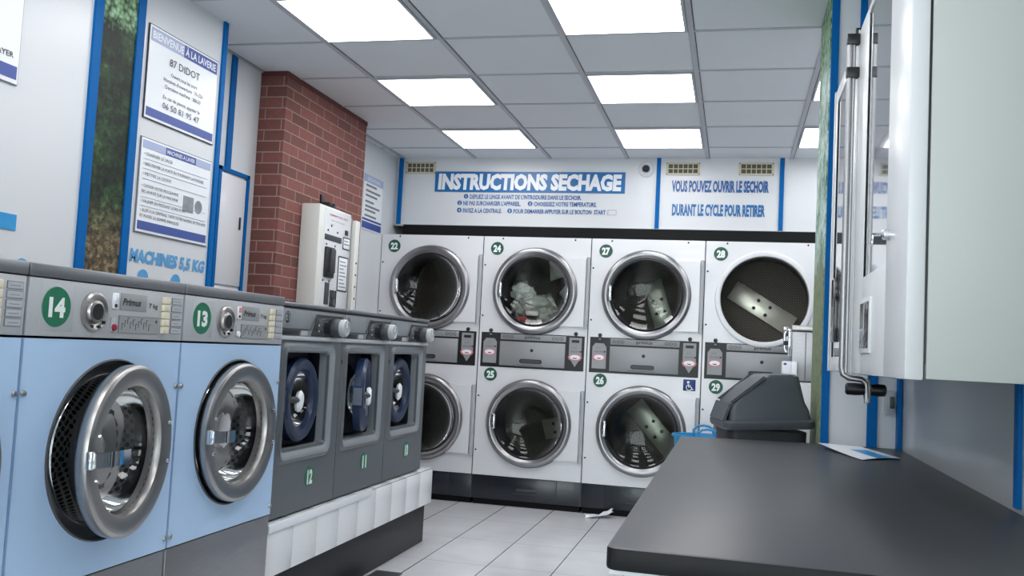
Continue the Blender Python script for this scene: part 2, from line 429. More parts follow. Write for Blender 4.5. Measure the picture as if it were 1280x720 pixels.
for (i, j), l in names.items(): ceiling_light(i, j, l)
for j in (-2, -4, -6, -8):  # out-of-view rows continuing the grid, added to light the room
    for i in (0, 2): ceiling_light(i, j, 'unseen square light panel added nearer the shop front to light the room')

# blue trim strips
def strip(k, x0, x1, y0, y1, z0, z1, label):
    wbox('trim_%d' % k, x0, x1, y0, y1, z0, z1, 'bluetrim', label, 'trim')
strip(2, -2.4195, -2.409, 2.999, 3.045, 0, CEIL, 'blue strip left of the forest picture')
strip(3, -2.4195, -2.409, 3.255, 3.300, 0, CEIL, 'blue strip right of the forest picture')
strip(4, -2.4195, -2.409, 3.895, 3.927, 0, CEIL, 'blue strip at the edge of the welcome poster panel')
strip(5, -2.6395, -2.63, 4.352, 4.402, 2.035, CEIL, 'thin blue strip above the electrical hatch')
strip(6, -2.662, -2.632, 6.965, 6.9895, 2.105, CEIL, 'blue strip in the back left corner beside the vent')
strip(7, -.612, -.582, 6.975, 6.9895, 2.105, CEIL, 'blue strip right of the round camera')
strip(8, .281, .312, 6.975, 6.9895, 2.105, CEIL, 'blue strip right of the last vent')
strip(9, .329, .357, 3.738, 3.7495, 0, CEIL, 'blue strip on the corner of the right pillar')
strip(10, .494, .530, 3.738, 3.7495, 0, 2.2, 'blue strip left of the light switch')
strip(11, .434, .460, 3.738, 3.7495, 2.22, CEIL, 'short blue strip high on the right pillar')
strip(12, .597, .610, 3.70, 3.7495, 0, CEIL, 'narrow blue strip in the corner beside the switch')
strip(13, .603, .6125, 2.232, 2.262, .87, CEIL, 'blue strip on the right wall above the worktop')
# header lower edge + black fascia above dryers
wbox('trim_14', XL+.01, XR2-.01, 6.965, 6.9895, 2.095, 2.108, 'glight', 'pale edge strip under the header', 'trim')
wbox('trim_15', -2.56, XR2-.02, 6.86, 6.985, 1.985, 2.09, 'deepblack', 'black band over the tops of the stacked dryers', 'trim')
# skirting
# brick pillar
def brick_pillar():
    x0, x1, y0, y1, z1 = XL, -2.48, 4.675, 5.83, CEIL-.001
    mb = MB()
    def quad(a, b, u0, u1):
        mb.add([(a[0], a[1], 0), (b[0], b[1], 0), (b[0], b[1], z1), (a[0], a[1], z1)], [(0, 1, 2, 3)], 'brick', [[(u0, 0), (u1, 0), (u1, z1), (u0, z1)]])
    w = x1-x0
    quad((x0, y0), (x1, y0), .015, .015+w); quad((x1, y0), (x1, y1), .015+w, .015+w+y1-y0); quad((x1, y1), (x0, y1), 0, w)
    # corbel: thin dark top course
    mb.box(x0, x1+.004, y0-.004, y1+.004, z1-.028, z1, M['darkbrick'])
    mb.obj('brick_pillar', label='red brick pillar rising to the ceiling behind the pay terminal', cat='pillar', kind='structure')
M['darkbrick'] = mat('dark_brick', (96, 54, 52), .9, var=.2, vscale=30)
brick_pillar()

# forest pictures
def picture(name, loc, rotz, w, z0, z1, m, label):
    mb = MB()
    mb.box(0, w, -.004, 0, z0, z1, M[m])
    mb.v = [tuple(v) for v in mb.v]
    for i, fc in enumerate(mb.f):
        mb.uv[i] = [(mb.v[k][0], mb.v[k][2]) for k in fc]
    mb.obj(name, None, loc, rotz, label, 'picture', flat=True)
picture('forest_picture', (-2.4195, 3.046, 0), LEFT, .208, .9, 2.64, 'forest', 'tall narrow forest photo print between two blue strips')
picture('forest_picture', (.3295, 4.20, 0), RIGHT, .44, .05, 2.64, 'forestpale', 'pale green woodland print on the side of the right pillar')

# ------------------------------------------------------------------ posters & signs on the left
def poster_welcome():
    t = thing('poster', 'framed welcome poster with opening hours and telephone number', 'poster', (-2.4195, 3.336, 2.041), LEFT)
    W_, H_ = .53, .40
    MB().box(0, W_, -.006, 0, 0, H_, 'ink').box(.004, W_-.004, -.0075, -.001, .004, H_-.004, 'paper').obj('sheet', t)
    b = MB(); b.box(.012, W_*.47, -.009, -.0072, H_-.068, H_-.012, 'palenavy').box(W_*.47, W_-.012, -.009, -.0072, H_-.068, H_-.012, 'navy')
    b.obj('header_band', t); MB().box(.012, W_-.012, -.009, -.0072, .014, .05, 'navy').obj('footer_band', t)
    y = -.0095
    MB().text('BIENVENUE', .022, H_-.056, .033, 'paper', y, .225, bold=.02).obj('text_line', t, flat=True)
    MB().text('À LA LAVERIE', W_*.49, H_-.056, .033, 'paper', y, .245, bold=.02).obj('text_line', t, flat=True)
    MB().text('87 DIDOT', W_*.5, .262, .034, 'ink', y, .23, 'C').obj('text_line', t, flat=True)
    MB().text('Ouvert tous les jours', W_*.5, .218, .017, 'ink', y, .20, 'C').obj('text_line', t, flat=True)
    MB().text("Horaires d'ouverture : 7h-22h", W_*.5, .188, .017, 'ink', y, .30, 'C').obj('text_line', t, flat=True)
    MB().text('Dernière machine : 20h30', W_*.5, .158, .017, 'ink', y, .27, 'C').obj('text_line', t, flat=True)
    MB().text('En cas de panne, appeler le', W_*.49, .112, .016, 'ink', y, .28, 'C').obj('text_line', t, flat=True)
    MB().text('06 50 81 95 47', W_*.49, .070, .027, 'greyink', y, .28, 'C', bold=.008).obj('text_line', t, flat=True)
poster_welcome()

def poster_machine():
    t = thing('poster', 'framed washing machine instruction poster above the machines lettering', 'poster', (-2.4195, 3.336, 1.563), LEFT)
    W_, H_ = .535, .40
    MB().box(0, W_, -.006, 0, 0, H_, 'greyink').box(.004, W_-.004, -.0075, -.001, .004, H_-.004, 'paper').obj('sheet', t)
    b = MB(); b.box(.012, .17, -.009, -.0072, H_-.045, H_-.012, 'palenavy').box(.17, .40, -.009, -.0072, H_-.045, H_-.012, 'navy').box(.40, W_-.012, -.009, -.0072, H_-.045, H_-.012, 'palenavy')
    b.obj('header_band', t); MB().box(.012, W_-.012, -.009, -.0072, .014, .05, 'navy').obj('footer_band', t)
    y = -.0095; x = MB()
    x.text('MACHINES A LAVER', .18, H_-.038, .018, 'paper', y, .21, bold=.01)
    rows = [('• CHARGER LE LINGE', .325, .20), ('• BIEN FERMER LA PORTE EN TOURNANT LA POIGNEE', .283, .45), ('• METTRE LA LESSIVE', .241, .20), ('• CHOISIR VOTRE PROGRAMME', .192, .26), ('  DE LAVAGE SUR LA MACHINE', .168, .26), ('• VALIDER EN PRESSANT LE BOUTON', .128, .32), ('• ALLER A LA CENTRALE, TAPER VOTRE NUMERO DE MACHINE', .090, .49), ('  ET PAYER LA SOMME INDIQUEE', .066, .28)]
    for s, z, w in rows: MB().text(s, .022, z, .0135, 'ink', y, w).obj('text_line', t, flat=True)
    for z in (.31, .268, .226, .15, .113): MB().box(.022, W_-.03, y, y+.0015, z, z+.0012, 'palenavy').obj('rule_line', t)
    x.obj('lettering', t, flat=True)
    d = MB(); d.box(.325, .405, -.009, -.0072, .135, .205, 'dimple'); d.obj('program_picture', t, flat=True); MB().disc(.445, .170, -.009, .030, 'dimple', 24).obj('dial_picture', t, flat=True)
poster_machine()

t = thing('poster', 'white machine poster cut by the left picture edge', 'poster', (-2.4195, 2.16, 1.97), LEFT)
MB().box(0, .485, -.006, 0, 0, .58, 'greyink').box(.003, .482, -.0075, -.001, .003, .577, 'paper').obj('sheet', t)
MB().box(.02, .475, -.009, -.0072, .018, .062, 'navy').obj('footer_band', t)
x = MB().text('PAYER', .455, .088, .020, 'ink', -.009, .09, 'R', bold=.01).obj('lettering', t, flat=True)
x = MB()
for zz in (.33, .37): x.tube([(.30, -.009, zz), (.45, -.009, zz), (.462, -.009, zz+.02), (.462, -.009, zz+.2)], .002, 'ink', 4)
x.tube([(.36, -.009, .34), (.36, -.009, .5)], .002, 'ink', 4).tube([(.42, -.009, .34), (.42, -.009, .5)], .002, 'ink', 4)
x.obj('machine_drawing', t, flat=True)
MB().box(0, .50, -.003, 0, 0, .055, 'sticker').obj('wall_sticker', None, (-2.4195, 2.197, 1.478), LEFT, 'bright blue rectangular sticker on the wall at the left picture edge', 'sticker')

MB().disc(0, 0, 0, .036, 'cyan', 32).obj('round_sticker', None, (-2.4193, 2.742, 1.352), LEFT, 'tiny round cyan sticker just above the washer tops left of the forest picture', 'sticker', flat=True)
x = MB().text('MACHINES 5,5 KG', 0, .06, .052, 'cyan', -.002, .555, bold=.05, shear=.12)
t = thing('wall_lettering', 'sky blue machine capacity lettering on the wall above the washers', 'lettering', (-2.4195, 3.322, 1.382), LEFT)
x.obj('text_line', t, flat=True)
for cx in (.10, .335): MB().disc(cx, -.004, -.002, .036, 'cyan', 32).obj('dot', t, flat=True)


# electrical hatch
t = thing('electrical_hatch', 'white hatch door framed in blue left of the brick pillar', 'hatch', (-2.6395, 4.29, 1.30), LEFT)
fr = MB(); fr.box(0, .024, -.014, 0, 0, .735, 'bluetrim').box(.286, .31, -.014, 0, 0, .735, 'bluetrim').box(0, .31, -.014, 0, .715, .735, 'bluetrim')
fr.obj('frame', t)
MB().box(.028, .282, -.010, 0, .12, .705, 'white', .003).box(.028, .282, -.006, 0, .012, .108, 'white', .002).obj('door_panel', t)
MB().box(.228, .242, -.018, -.010, .425, .495, 'black', .004).obj('handle', t)

# price poster on far left wall
t = thing('poster', 'white price poster on the left wall beyond the brick pillar', 'poster', (XL+.001, 6.33, 1.985), LEFT)
MB().box(0, .37, -.005, 0, 0, .41, 'paper').obj('sheet', t)
MB().box(0, .37, -.007, -.0045, .355, .41, 'palenavy').obj('header_band', t); MB().box(0, .37, -.007, -.0045, .07, .085, 'navy').box(0, .37, -.007, -.0045, .01, .06, 'navy').obj('footer_band', t)
x = MB().text('SECHOIRS', .185, .37, .025, 'paper', -.0075, .25, 'C')
for z, w in ((.325, .2), (.285, .28), (.25, .22), (.205, .16), (.17, .28), (.14, .2), (.10, .22)):
    MB().box(.04, .04+w, -.0075, -.0045, z, z+.014, 'greyink').obj('text_line', t)
x.obj('lettering', t, flat=True)

# ------------------------------------------------------------------ blue washers
def badge(mb, cx, cz, r, num, gm, hgt, wid, y=-.002):
    mb.lathe([(0.0001, y-.002), (r*.98, y-.002), (r, y), (r, y+.002)], cx, cz, gm, 40)
    mb.text(num, cx, cz-hgt/2, hgt, 'badgewhite', y-.0028, wid, 'C', bold=.05)

def drum(parent, cx, cz, r, y0, y1, back='drumback', side='drumperf', nm='drum'):
    d = MB()
    d.lathe([(r, y0), (r, y1)], cx, cz, side, 48, uvs=True)
    d.disc(cx, cz, y1, r, back)
    return d.obj(nm, parent)

def blue_washer(y, num, label, ajar, lamp):
    W = .668
    t = thing('washing_machine', label, 'washing machine', (-1.695, y, 0), LEFT, 'light blue washing machines along the left wall')
    c = MB()
    c.plate_hole(.003, W-.003, .487, 1.126, .36, .822, .245, 0, 'mblue')
    c.box(.003, .02, .001, .66, .487, 1.126, 'mblue').box(W-.02, W-.003, .001, .66, .487, 1.126, 'mblue').box(.02, W-.02, .64, .66, .487, 1.126, 'mblue')
    c.box(.02, W-.02, .005, .64, .487, .50, 'darkvoid').box(.02, W-.02, .005, .64, 1.11, 1.126, 'darkvoid')
    c.lathe([(.245, 0), (.249, -.004), (.253, 0)], .36, .822, 'gdark', 64)
    c.obj('body', t)
    MB().box(.003, W-.003, .004, .66, 0, .482, 'steel', .002).obj('kick_panel', t, label='brushed steel lower panel')
    MB().box(0, W, -.004, .66, 1.281, 1.314, 'lid', .004).obj('top_lid', t)
    fz = MB().box(.002, W-.002, -.002, .64, 1.132, 1.278, 'fascia', .003)
    fz.box(.045, .165, -.0028, -.001, 1.146, 1.268, 'fascia', .0005)
    fz.obj('control_panel', t)
    # screws
    for sx in (.012, W-.012):
        for sz in (.99, .52):
            MB().lathe([(.0001, -.007), (.007, -.006), (.009, 0)], sx, sz, 'steel', 16).obj('screw', t)
    if num:
        b = MB(); badge(b, .100, 1.208, .052, num, 'green', .048, .060, -.003); b.obj('number_badge', t, label='green round number badge')
    d = MB(); d.lathe([(.054, -.001), (.053, -.008), (.047, -.012), (.041, -.008), (.034, -.006), (.030, -.014), (.023, -.016), (.021, -.012), (.0001, -.010)], .246, 1.203, 'steelring', 40)
    d.lathe([(.0001, -.0165), (.022, -.0165)], .246, 1.203, 'black', 24)
    for a in (-70, -110, -40): d.box(.246+.043*math.cos(R(a))-.004, .246+.043*math.cos(R(a))+.004, -.0135, -.008, 1.203+.043*math.sin(R(a))-.004, 1.203+.043*math.sin(R(a))+.004, 'black')
    d.obj('program_dial', t)
    s = MB().box(.318, .342, -.007, -.001, 1.215, 1.260, 'paper', .002).box(.324, .336, -.011, -.006, 1.238, 1.256, 'pink' if lamp else 'paper', .001).lathe([(.0001, -.009), (.005, -.009), (.006, -.006)], .330, 1.224, 'ink', 16)
    s.obj('power_switch', t)
    s = MB().box(.317, .341, -.006, -.001, 1.150, 1.190, 'glight', .002).lathe([(.0001, -.012), (.009, -.011), (.010, -.005)], .329, 1.163, 'paper' if lamp else 'red', 20); s.obj('indicator_button', t)
    l = MB().box(.355, .475, -.004, -.001, 1.213, 1.262, 'dispgrey', .001).text('Primus', .362, 1.228, .020, 'ink', -.0046, .085, bold=.03, shear=.25).text('7 kg', .487, 1.226, .014, 'ink', -.0035, .042, bold=.02)
    l.obj('brand_plate', t)
    l = MB().box(.352, .540, -.0036, -.001, 1.148, 1.198, 'greyink').box(.354, .538, -.0042, -.001, 1.150, 1.196, 'dispgrey')
    for k in range(11):
        zz = 1.158 + (k*7 % 5)*.004
        l.tube([(.366+k*.0125, -.0044, zz), (.366+k*.0125, -.0044, zz+.018), (.374+k*.0125, -.0044, zz+.018)], .0009, 'ink', 4)
    l.disc(.526, 1.186, -.0045, .005, 'ink', 16); l.obj('program_plate', t)
    for k in range(5):
        z0 = 1.152 + k*.0225
        MB().box(.549, .580, -.014, -.001, z0, z0+.021, 'button', .003).obj('program_button', t)
    l = MB()
    for k in range(5):
        z0 = 1.152 + k*.0225
        l.box(.602, .655, -.0034, -.001, z0+.001, z0+.020, 'greyink').box(.6035, .6535, -.0040, -.001, z0+.0025, z0+.0185, 'glight')
        l.box(.612, .645, -.0044, -.003, z0+.009, z0+.0105, 'greyink')
    l.obj('program_label', t)
    # drum, gasket
    MB().lathe([(.246, .002), (.240, .012), (.214, .022), (.205, .024), (.200, .04)], .36, .822, 'gdark', 56).obj('gasket', t)
    MB().lathe([(.206, .022), (.209, .018), (.212, .022)], .36, .822, 'chrome', 56).obj('drum_lip', t)
    drum(t, .36, .822, .200, .040, .30, 'drumperf', 'drumperf')
    # door
    hx = .36+.238
    a = R(8.5) if ajar else 0
    mx = Matrix.Translation((hx, 0, 0)) @ Matrix.Rotation(a, 4, 'Z') @ Matrix.Translation((-hx, 0, 0))
    dr = MB()
    prof = [(.238, -.004), (.2405, -.022), (.238, -.033), (.231, -.0385), (.226, -.0395), (.188, -.033), (.181, -.030), (.176, -.020), (.174, .0), (.174, .01), (.225, .01), (.238, -.004)]
    dr.lathe(prof, .36, .822, 'steelring', 72, mx)
    D = dr.obj('door', t, label='round stainless steel porthole door standing ajar' if ajar else None)
    MB().lathe([(.176, -.004), (.172, .03), (.150, .065), (.09, .085), (.0001, .09)], .36, .822, 'glassclear', 48, mx).obj('door_glass', D)
    MB().lathe([(.175, -.010), (.176, .050), (.180, .050), (.182, -.006)], .36, .822, 'black', 48, mx).obj('door_seal', D)
    hd = MB(); lg = .14 if ajar else .095; hx0 = .118 if ajar else .132
    xs = [hx0+lg*k/8 for k in range(9)]
    pts = [(x, -.046-.038*math.sin(PI*min(1, (k+1.2)/6.0)*.5)*.8, .822) for k, x in enumerate(xs)]
    vs = []; 
    for (x, yy, zz) in pts:
        vs += [mx @ Vector((x, yy-.005, zz-.019)), mx @ Vector((x, yy-.005, zz+.019)), mx @ Vector((x, yy+.005, zz+.019)), mx @ Vector((x, yy+.005, zz-.019))]
    fs = [(0, 1, 2, 3)] + [(4*i+q, 4*i+(q+1) % 4, 4*i+4+(q+1) % 4, 4*i+4+q) for i in range(8) for q in range(4)] + [(35, 34, 33, 32)]
    hd.add(vs, fs, 'chrome'); hd.box(hx0-.008, hx0+.01, -.052, -.036, .799, .845, 'chrome', .002, mx=mx); hd.obj('handle', D)
    for ang in (18, -14, 164, 196):
        rr = .208
        MB().lathe([(.0001, -.049), (.005, -.048), (.006, -.042)], .36+rr*math.cos(R(ang)), .822+rr*math.sin(R(ang)), 'chrome', 14, mx).obj('screw', D)
    return t
blue_washer(1.275, None, 'light blue washer cut off by the left picture edge', False, False)
blue_washer(1.948, '14', 'light blue washer numbered 14 with its porthole door standing ajar', True, False)
blue_washer(2.621, '13', 'light blue washer numbered 13 with closed porthole door', False, True)

# ------------------------------------------------------------------ grey washers
def grey_washer(y, num, label, openness):
    W = .604; ZB = .440
    t = thing('washing_machine', label, 'washing machine', (-1.745, y, ZB), LEFT, 'grey washing machines on the tiled ledge')
    b = MB(); o = -ZB
    x0, x1, z0, z1 = .075, .475, .705, 1.10
    # front skin around the window opening
    for a in ((.002, x0, ZB+.002, 1.150), (x1, W-.002, ZB+.002, 1.150), (x0, x1, ZB+.002, z0), (x0, x1, z1, 1.150)):
        b.box(a[0], a[1], 0, .012, a[2]+o, a[3]+o, 'gbody')
    b.box(.002, .014, .012, .60, .002, 1.150+o, 'gbody').box(W-.014, W-.002, .012, .60, .002, 1.150+o, 'gbody').box(.014, W-.014, .59, .60, .002, 1.150+o, 'gbody').box(.014, W-.014, .012, .59, .002, .012, 'gbody')
    b.box(.014, W-.014, .012, .59, 1.140+o, 1.150+o, 'gbody')
    b.obj('body', t)
    # raised rounded surround of the recess
    def rr(xa, xb, za, zb, r, n=6):
        p = []
        for cx, cz, a0 in ((xb-r, zb-r, 0), (xa+r, zb-r, 90), (xa+r, za+r, 180), (xb-r, za+r, 270)):
            for k in range(n+1):
                a = R(a0+90*k/n); p.append((cx+r*math.cos(a), cz+r*math.sin(a)))
        return p
    s = MB()
    loops = [(rr(x0-.048, x1+.052, z0-.056+o, z1+.042+o, .045), 0), (rr(x0-.040, x1+.044, z0-.048+o, z1+.035+o, .042), -.010), (rr(x0-.030, x1+.034, z0-.038+o, z1+.026+o, .036), -.013), (rr(x0-.016, x1+.018, z0-.020+o, z1+.014+o, .03), -.006), (rr(x0-.002, x1+.002, z0-.002+o, z1+.002+o, .022), .004), (rr(x0, x1, z0+o, z1+o, .02), .045), (rr(x0, x1, z0+o, z1+o, .02), .10)]
    n = len(loops[0][0]); vs = []
    for lp, yy in loops: vs += [(x, yy, z) for x, z in lp]
    fs = [(i*n+k, i*n+(k+1) % n, (i+1)*n+(k+1) % n, (i+1)*n+k) for i in range(6) for k in range(n)]
    s.add(vs, fs[:2*n], 'gbody'); s.add(vs, fs[2*n:5*n], 'gfascia'); s.add(vs, fs[5*n:], 'navyback'); s.obj('window_surround', t)
    MB().plate_hole(x0, x1, z0+o, z1+o, .29, .90+o, .15, .10, 'navyback').obj('recess_back', t)
    # drum behind
    MB().lathe([(.15, .10), (.155, .13), (.19, .15), (.19, .45)], .29, .90+o, 'drumdark', 40).disc(.29, .90+o, .45, .19, 'drumdark', 40).obj('drum', t)
    # porthole door (navy) swung a little
    hx = .29+.18
    mx = Matrix.Translation((hx, .085, 0)) @ Matrix.Rotation(R(openness), 4, 'Z') @ Matrix.Translation((-hx, -.085, 0))
    d = MB()
    d.lathe([(.175, .085), (.178, .050), (.168, .036), (.150, .034), (.128, .040), (.118, .060), (.116, .085), (.175, .085)], .29, .90+o, 'navyplastic', 56, mx)
    d.prism([(.10, .86+o), (.16, .83+o), (.16, .97+o), (.10, .94+o)], .040, .080, 'navyplastic', mx)
    d.box(.43, .475, .045, .085, .82+o, .98+o, 'navyplastic', .004, mx=mx)
    D = d.obj('door', t, label='navy blue porthole door')
    MB().lathe([(.118, .062), (.105, .10), (.06, .13), (.0001, .135)], .29, .90+o, 'glassdark', 40, mx).obj('door_glass', D)
    h = MB()
    h.tube([mx @ Vector((.150, .040, .905+o)), mx @ Vector((.170, .030, .905+o)), mx @ Vector((.195, .020, .900+o))], [.012, .014, .014], 'gdark', 14)
    h.lathe([(.0001, -.012), (.020, -.010), (.027, 0), (.024, .012), (.0001, .014)], 0, 0, 'paper', 28, mx @ Matrix.Translation((.205, .018, .898+o)) @ Matrix.Rotation(R(14), 4, 'Y') @ Matrix.Diagonal((1.0, 1, 1.7, 1)))
    h.obj('handle', D)
    MB().lathe([(.0001, .030), (.014, .031), (.016, .042)], .135, .91+o, 'gdark', 18, mx).obj('latch_button', D)
    # top + fascia
    MB().box(0, W, -.012, .60, 1.286+o, 1.303+o, 'lid', .006).obj('top_lid', t)
    fz = MB()
    fz.box(.002, W-.002, 0, .58, 1.152+o, 1.284+o, 'gfascia', .002)
    fz.box(.0, W, -.010, .02, 1.150+o, 1.166+o, 'glight', .004)
    fz.box(.004, W-.004, -.002, .01, 1.278+o, 1.284+o, 'black')
    fz.obj('control_panel', t)
    q = MB().box(.012, .255, -.005, .01, 1.198+o, 1.276+o, 'gfascia', .002)
    q.tube([(.012, -.005, 1.196+o), (.262, -.005, 1.196+o), (.315, -.005, 1.262+o), (.585, -.005, 1.262+o)], .003, 'black', 6)
    q.obj('drawer_front', t)
    q = MB().text('3', .035, 1.222+o, .036, 'ink', -.0058, .022, bold=.02)
    q.lathe([(.020, -.0056), (.024, -.0056)], .046, 1.241+o, 'ink', 24)
    q.box(.03, .075, -.0058, -.004, 1.208+o, 1.212+o, 'greyink'); q.obj('logo', t)
    MB().box(.012, .165, -.003, .005, 1.170+o, 1.190+o, 'black', .001).box(.175, .235, -.004, .005, 1.170+o, 1.190+o, 'glight', .001).obj('drawer_grip', t)
    MB().prism([(.275, 1.170+o), (.590, 1.170+o), (.590, 1.258+o), (.325, 1.258+o)], -.004, .002, 'blackgloss').box(.34, .346, -.005, -.003, 1.19+o, 1.196+o, 'paper').box(.34, .346, -.005, -.003, 1.215+o, 1.221+o, 'paper').box(.37, .43, -.005, -.003, 1.232+o, 1.242+o, 'gdark').obj('display', t)
    k = MB().lathe([(.043, -.002), (.041, -.020), (.038, -.036), (.036, -.040)], .50, 1.213+o, 'gdark', 36).lathe([(.038, -.040), (.039, -.060), (.035, -.066), (.028, -.066), (.026, -.060), (.0001, -.058)], .50, 1.213+o, 'glight', 36)
    k.box(.497, .503, -.067, -.060, 1.214+o, 1.246+o, 'paper'); k.obj('program_knob', t)
    bd = MB(); badge(bd, .345, .574+o, .043, num, 'green', .058, .050, -.001); bd.obj('number_badge', t, label='green round number badge')
    MB().box(.004, .012, -.002, .004, 1.05+o, 1.07+o, 'black').obj('hinge_stop', t)
    return t
grey_washer(3.368, '12', 'grey washer numbered 12 on the tiled ledge, next to the blue washers', 4)
grey_washer(3.973, '11', 'grey washer numbered 11, middle of the three on the tiled ledge', 16)
grey_washer(4.578, '10', 'grey washer numbered 10 at the far end of the tiled ledge', 2)

# tiled ledge & plinth under the grey washers
t = thing('tiled_ledge', 'white tiled ledge on a dark plinth carrying the grey washers', 'ledge', (-1.72, 3.32, 0), LEFT, kind='structure')
L_ = 2.03
MB().box(0, L_-.03, .03, .66, 0, .225, 'plinth', .003).obj('plinth', t, label='dark painted plinth')
lg = MB().box(0, L_, .006, .67, .226, .425, 'grout')
for k in range(9):
    lg.box(.0015+k*L_/9, (k+1)*L_/9-.0015, 0, .01, .227, .424, 'tilewhite', .002)
for k in range(3):
    lg.box(L_-.006, L_+.002, .012+k*.21, .218+k*.21, .227, .424, 'tilewhite', .002)
for k in range(9):
    for q in range(3): lg.box(.0015+k*L_/9, (k+1)*L_/9-.0015, .012+q*.21, .218+q*.21, .42, .432, 'tilewhite', .002)
lg.obj('tile_facing', t)
MB().box(0, L_*.52, -.008, .01, .402, .4335, 'paper', .003).obj('edge_strip', t)

# ------------------------------------------------------------------ stacked dryers
def dryer_stack(x, up, low, label, bars, open_up=False, handicap=False):
    W = .822; g_ = .004
    t = thing('stacked_dryer', label, 'tumble dryer', (x, 6.75, 0), 0, 'stacked tumble dryers along the back wall')
    UZ, LZ, CX = 1.594, .617, .415
    RH = .300
    c = MB()
    c.plate_hole(g_, W-g_, 1.276, 1.997, CX, UZ, RH, 0, 'white').plate_hole(g_, W-g_, .218, 1.018, CX, LZ, RH, 0, 'white')
    c.lathe([(RH, 0), (RH, .05)], CX, UZ, 'white', 64).lathe([(RH, 0), (RH, .05)], CX, LZ, 'white', 64)
    c.box(g_, .02, .001, .70, .218, 1.997, 'white').box(W-.02, W-g_, .001, .70, .218, 1.997, 'white').box(.02, W-.02, .68, .70, .218, 1.997, 'white').box(.02, W-.02, .004, .68, 1.985, 1.997, 'white').box(.02, W-.02, .02, .68, .218, .228, 'darkvoid')
    for sx, sz in ((.15, 1.982), (.70, 1.982), (.02, 1.78), (.02, 1.40), (.02, .80), (.02, .40)):
        c.lathe([(.0001, -.003), (.006, -.003), (.007, 0)], sx, sz, 'ink', 12)
    c.obj('cabinet', t)
    MB().box(W-g_, W+g_*.9, .004, .3, .045, 1.99, 'gdark').obj('side_trim', t)
    # control band
    MB().box(g_, W-g_, .002, .02, 1.020, 1.274, 'black').obj('control_band', t)
    s = MB().box(.170, .665, -.008, .004, 1.226, 1.270, 'dstrip', .002)
    for xa in (.185, .56):
        for k in range(3): s.lathe([(.010, -.0088), (.013, -.0088)], xa+.013+k*.030, 1.249, 'ink', 16); s.box(xa+.008+k*.03, xa+.018+k*.03, -.009, -.0078, 1.247, 1.250, 'ink')
    s.text('primus', .415, 1.240, .022, 'ink', -.0088, .115, 'C', bold=.02); s.obj('name_strip', t)
    dw = MB().box(.168, .662, -.010, .004, 1.034, 1.214, 'dstrip', .003).box(.305, .50, -.012, -.009, 1.042, 1.045, 'gdark')
    dw.lathe([(.0001, -.0125), (.012, -.012), (.013, -.009)], .412, 1.153, 'black', 20)
    DW = dw.obj('lint_drawer', t)
    def pill(mb, xa, xb, zc, r, y0, y1, m):
        p = [(xb-r+r*math.cos(R(a)), zc+r*math.sin(R(a))) for a in range(-90, 91, 18)] + [(xa+r+r*math.cos(R(a)), zc+r*math.sin(R(a))) for a in range(90, 271, 18)]
        mb.prism(p, y0, y1, m)
    p_ = MB(); pill(p_, .322, .492, 1.072, .016, -.0125, -.009, 'black'); pill(p_, .330, .484, 1.072, .0105, -.0135, -.009, 'gdark'); p_.obj('pull', DW)
    for side in (0, 1):
        d = MB()
        if side == 0:
            d.prism([(.040, 1.048), (.142, 1.048), (.142, 1.205), (.122, 1.232), (.060, 1.232), (.040, 1.205)], -.006, .004, 'dispgrey')
            d.prism([(.080, 1.258), (.104, 1.258), (.092, 1.268)], -.006, .004, 'dispgrey'); d.box(.060, .122, -.008, -.004, 1.234, 1.247, 'black')
            d.prism([(.050, 1.107), (.132, 1.107), (.132, 1.150), (.050, 1.150)], -.0072, -.004, 'pink'); d.disc(.091, 1.129, -.0078, .036, 'paper', 24, rz=.018); d.box(.078, .104, -.0084, -.007, 1.118, 1.126, 'redink')
            xo = .05; zo = 1.165
        else:
            d.prism([(.690, 1.120), (.736, 1.050), (.782, 1.120), (.782, 1.262), (.690, 1.262)], -.006, .004, 'dispgrey')
            d.box(.708, .764, -.008, -.004, 1.226, 1.246, 'black')
            d.prism([(.684, 1.120), (.696, 1.138), (.776, 1.138), (.788, 1.120), (.776, 1.098), (.696, 1.098)], -.0072, -.004, 'pink'); d.disc(.736, 1.119, -.0078, .038, 'paper', 24, rz=.018); d.box(.722, .750, -.0084, -.007, 1.108, 1.116, 'redink')
            xo = .695; zo = 1.155
        for q in range(4): d.box(xo+.008+q*.018, xo+.020+q*.018, -.0072, -.005, zo, zo+.012, 'greyink')
        for q in range(2): d.box(xo+.02+q*.02, xo+.03+q*.02, -.0072, -.005, zo+.03, zo+.038, 'greyink')
        d.box(xo+.076, xo+.088, -.0072, -.005, zo+.002, zo+.012, 'ink')
        d.obj('payment_display', t)
        MB().lathe([(.0001, -.010), (.013, -.009), (.015, 0)], .092 if side == 0 else .736, 1.290, 'black', 18).obj('lock', t)
    if up:
        b = MB(); badge(b, .108, 1.907, .049, up, 'dgreen', .050, .058); b.obj('number_badge', t, label='dark green badge of the upper drum')
    if low:
        b = MB(); badge(b, .105, .963, .049, low, 'dgreen', .050, .058); b.obj('number_badge', t, label='dark green badge of the lower drum')
    if handicap:
        b = MB().box(.700, .786, -.003, 0, .925, 1.005, 'hblue', .002)
        b.disc(.735, .985, -.0036, .009, 'badgewhite', 16).tube([(.735, -.0036, .972), (.738, -.0036, .952), (.757, -.0036, .952), (.765, -.0036, .935), (.773, -.0036, .938)], .0035, 'badgewhite', 6).tube([(.736, -.0036, .963), (.753, -.0036, .963)], .003, 'badgewhite', 6)
        b.tube([(.742+.02*math.cos(R(a)), -.0036, .948+.02*math.sin(R(a))) for a in range(130, 351, 20)], .003, 'badgewhite', 6); b.obj('wheelchair_sticker', t, label='blue wheelchair symbol sticker')
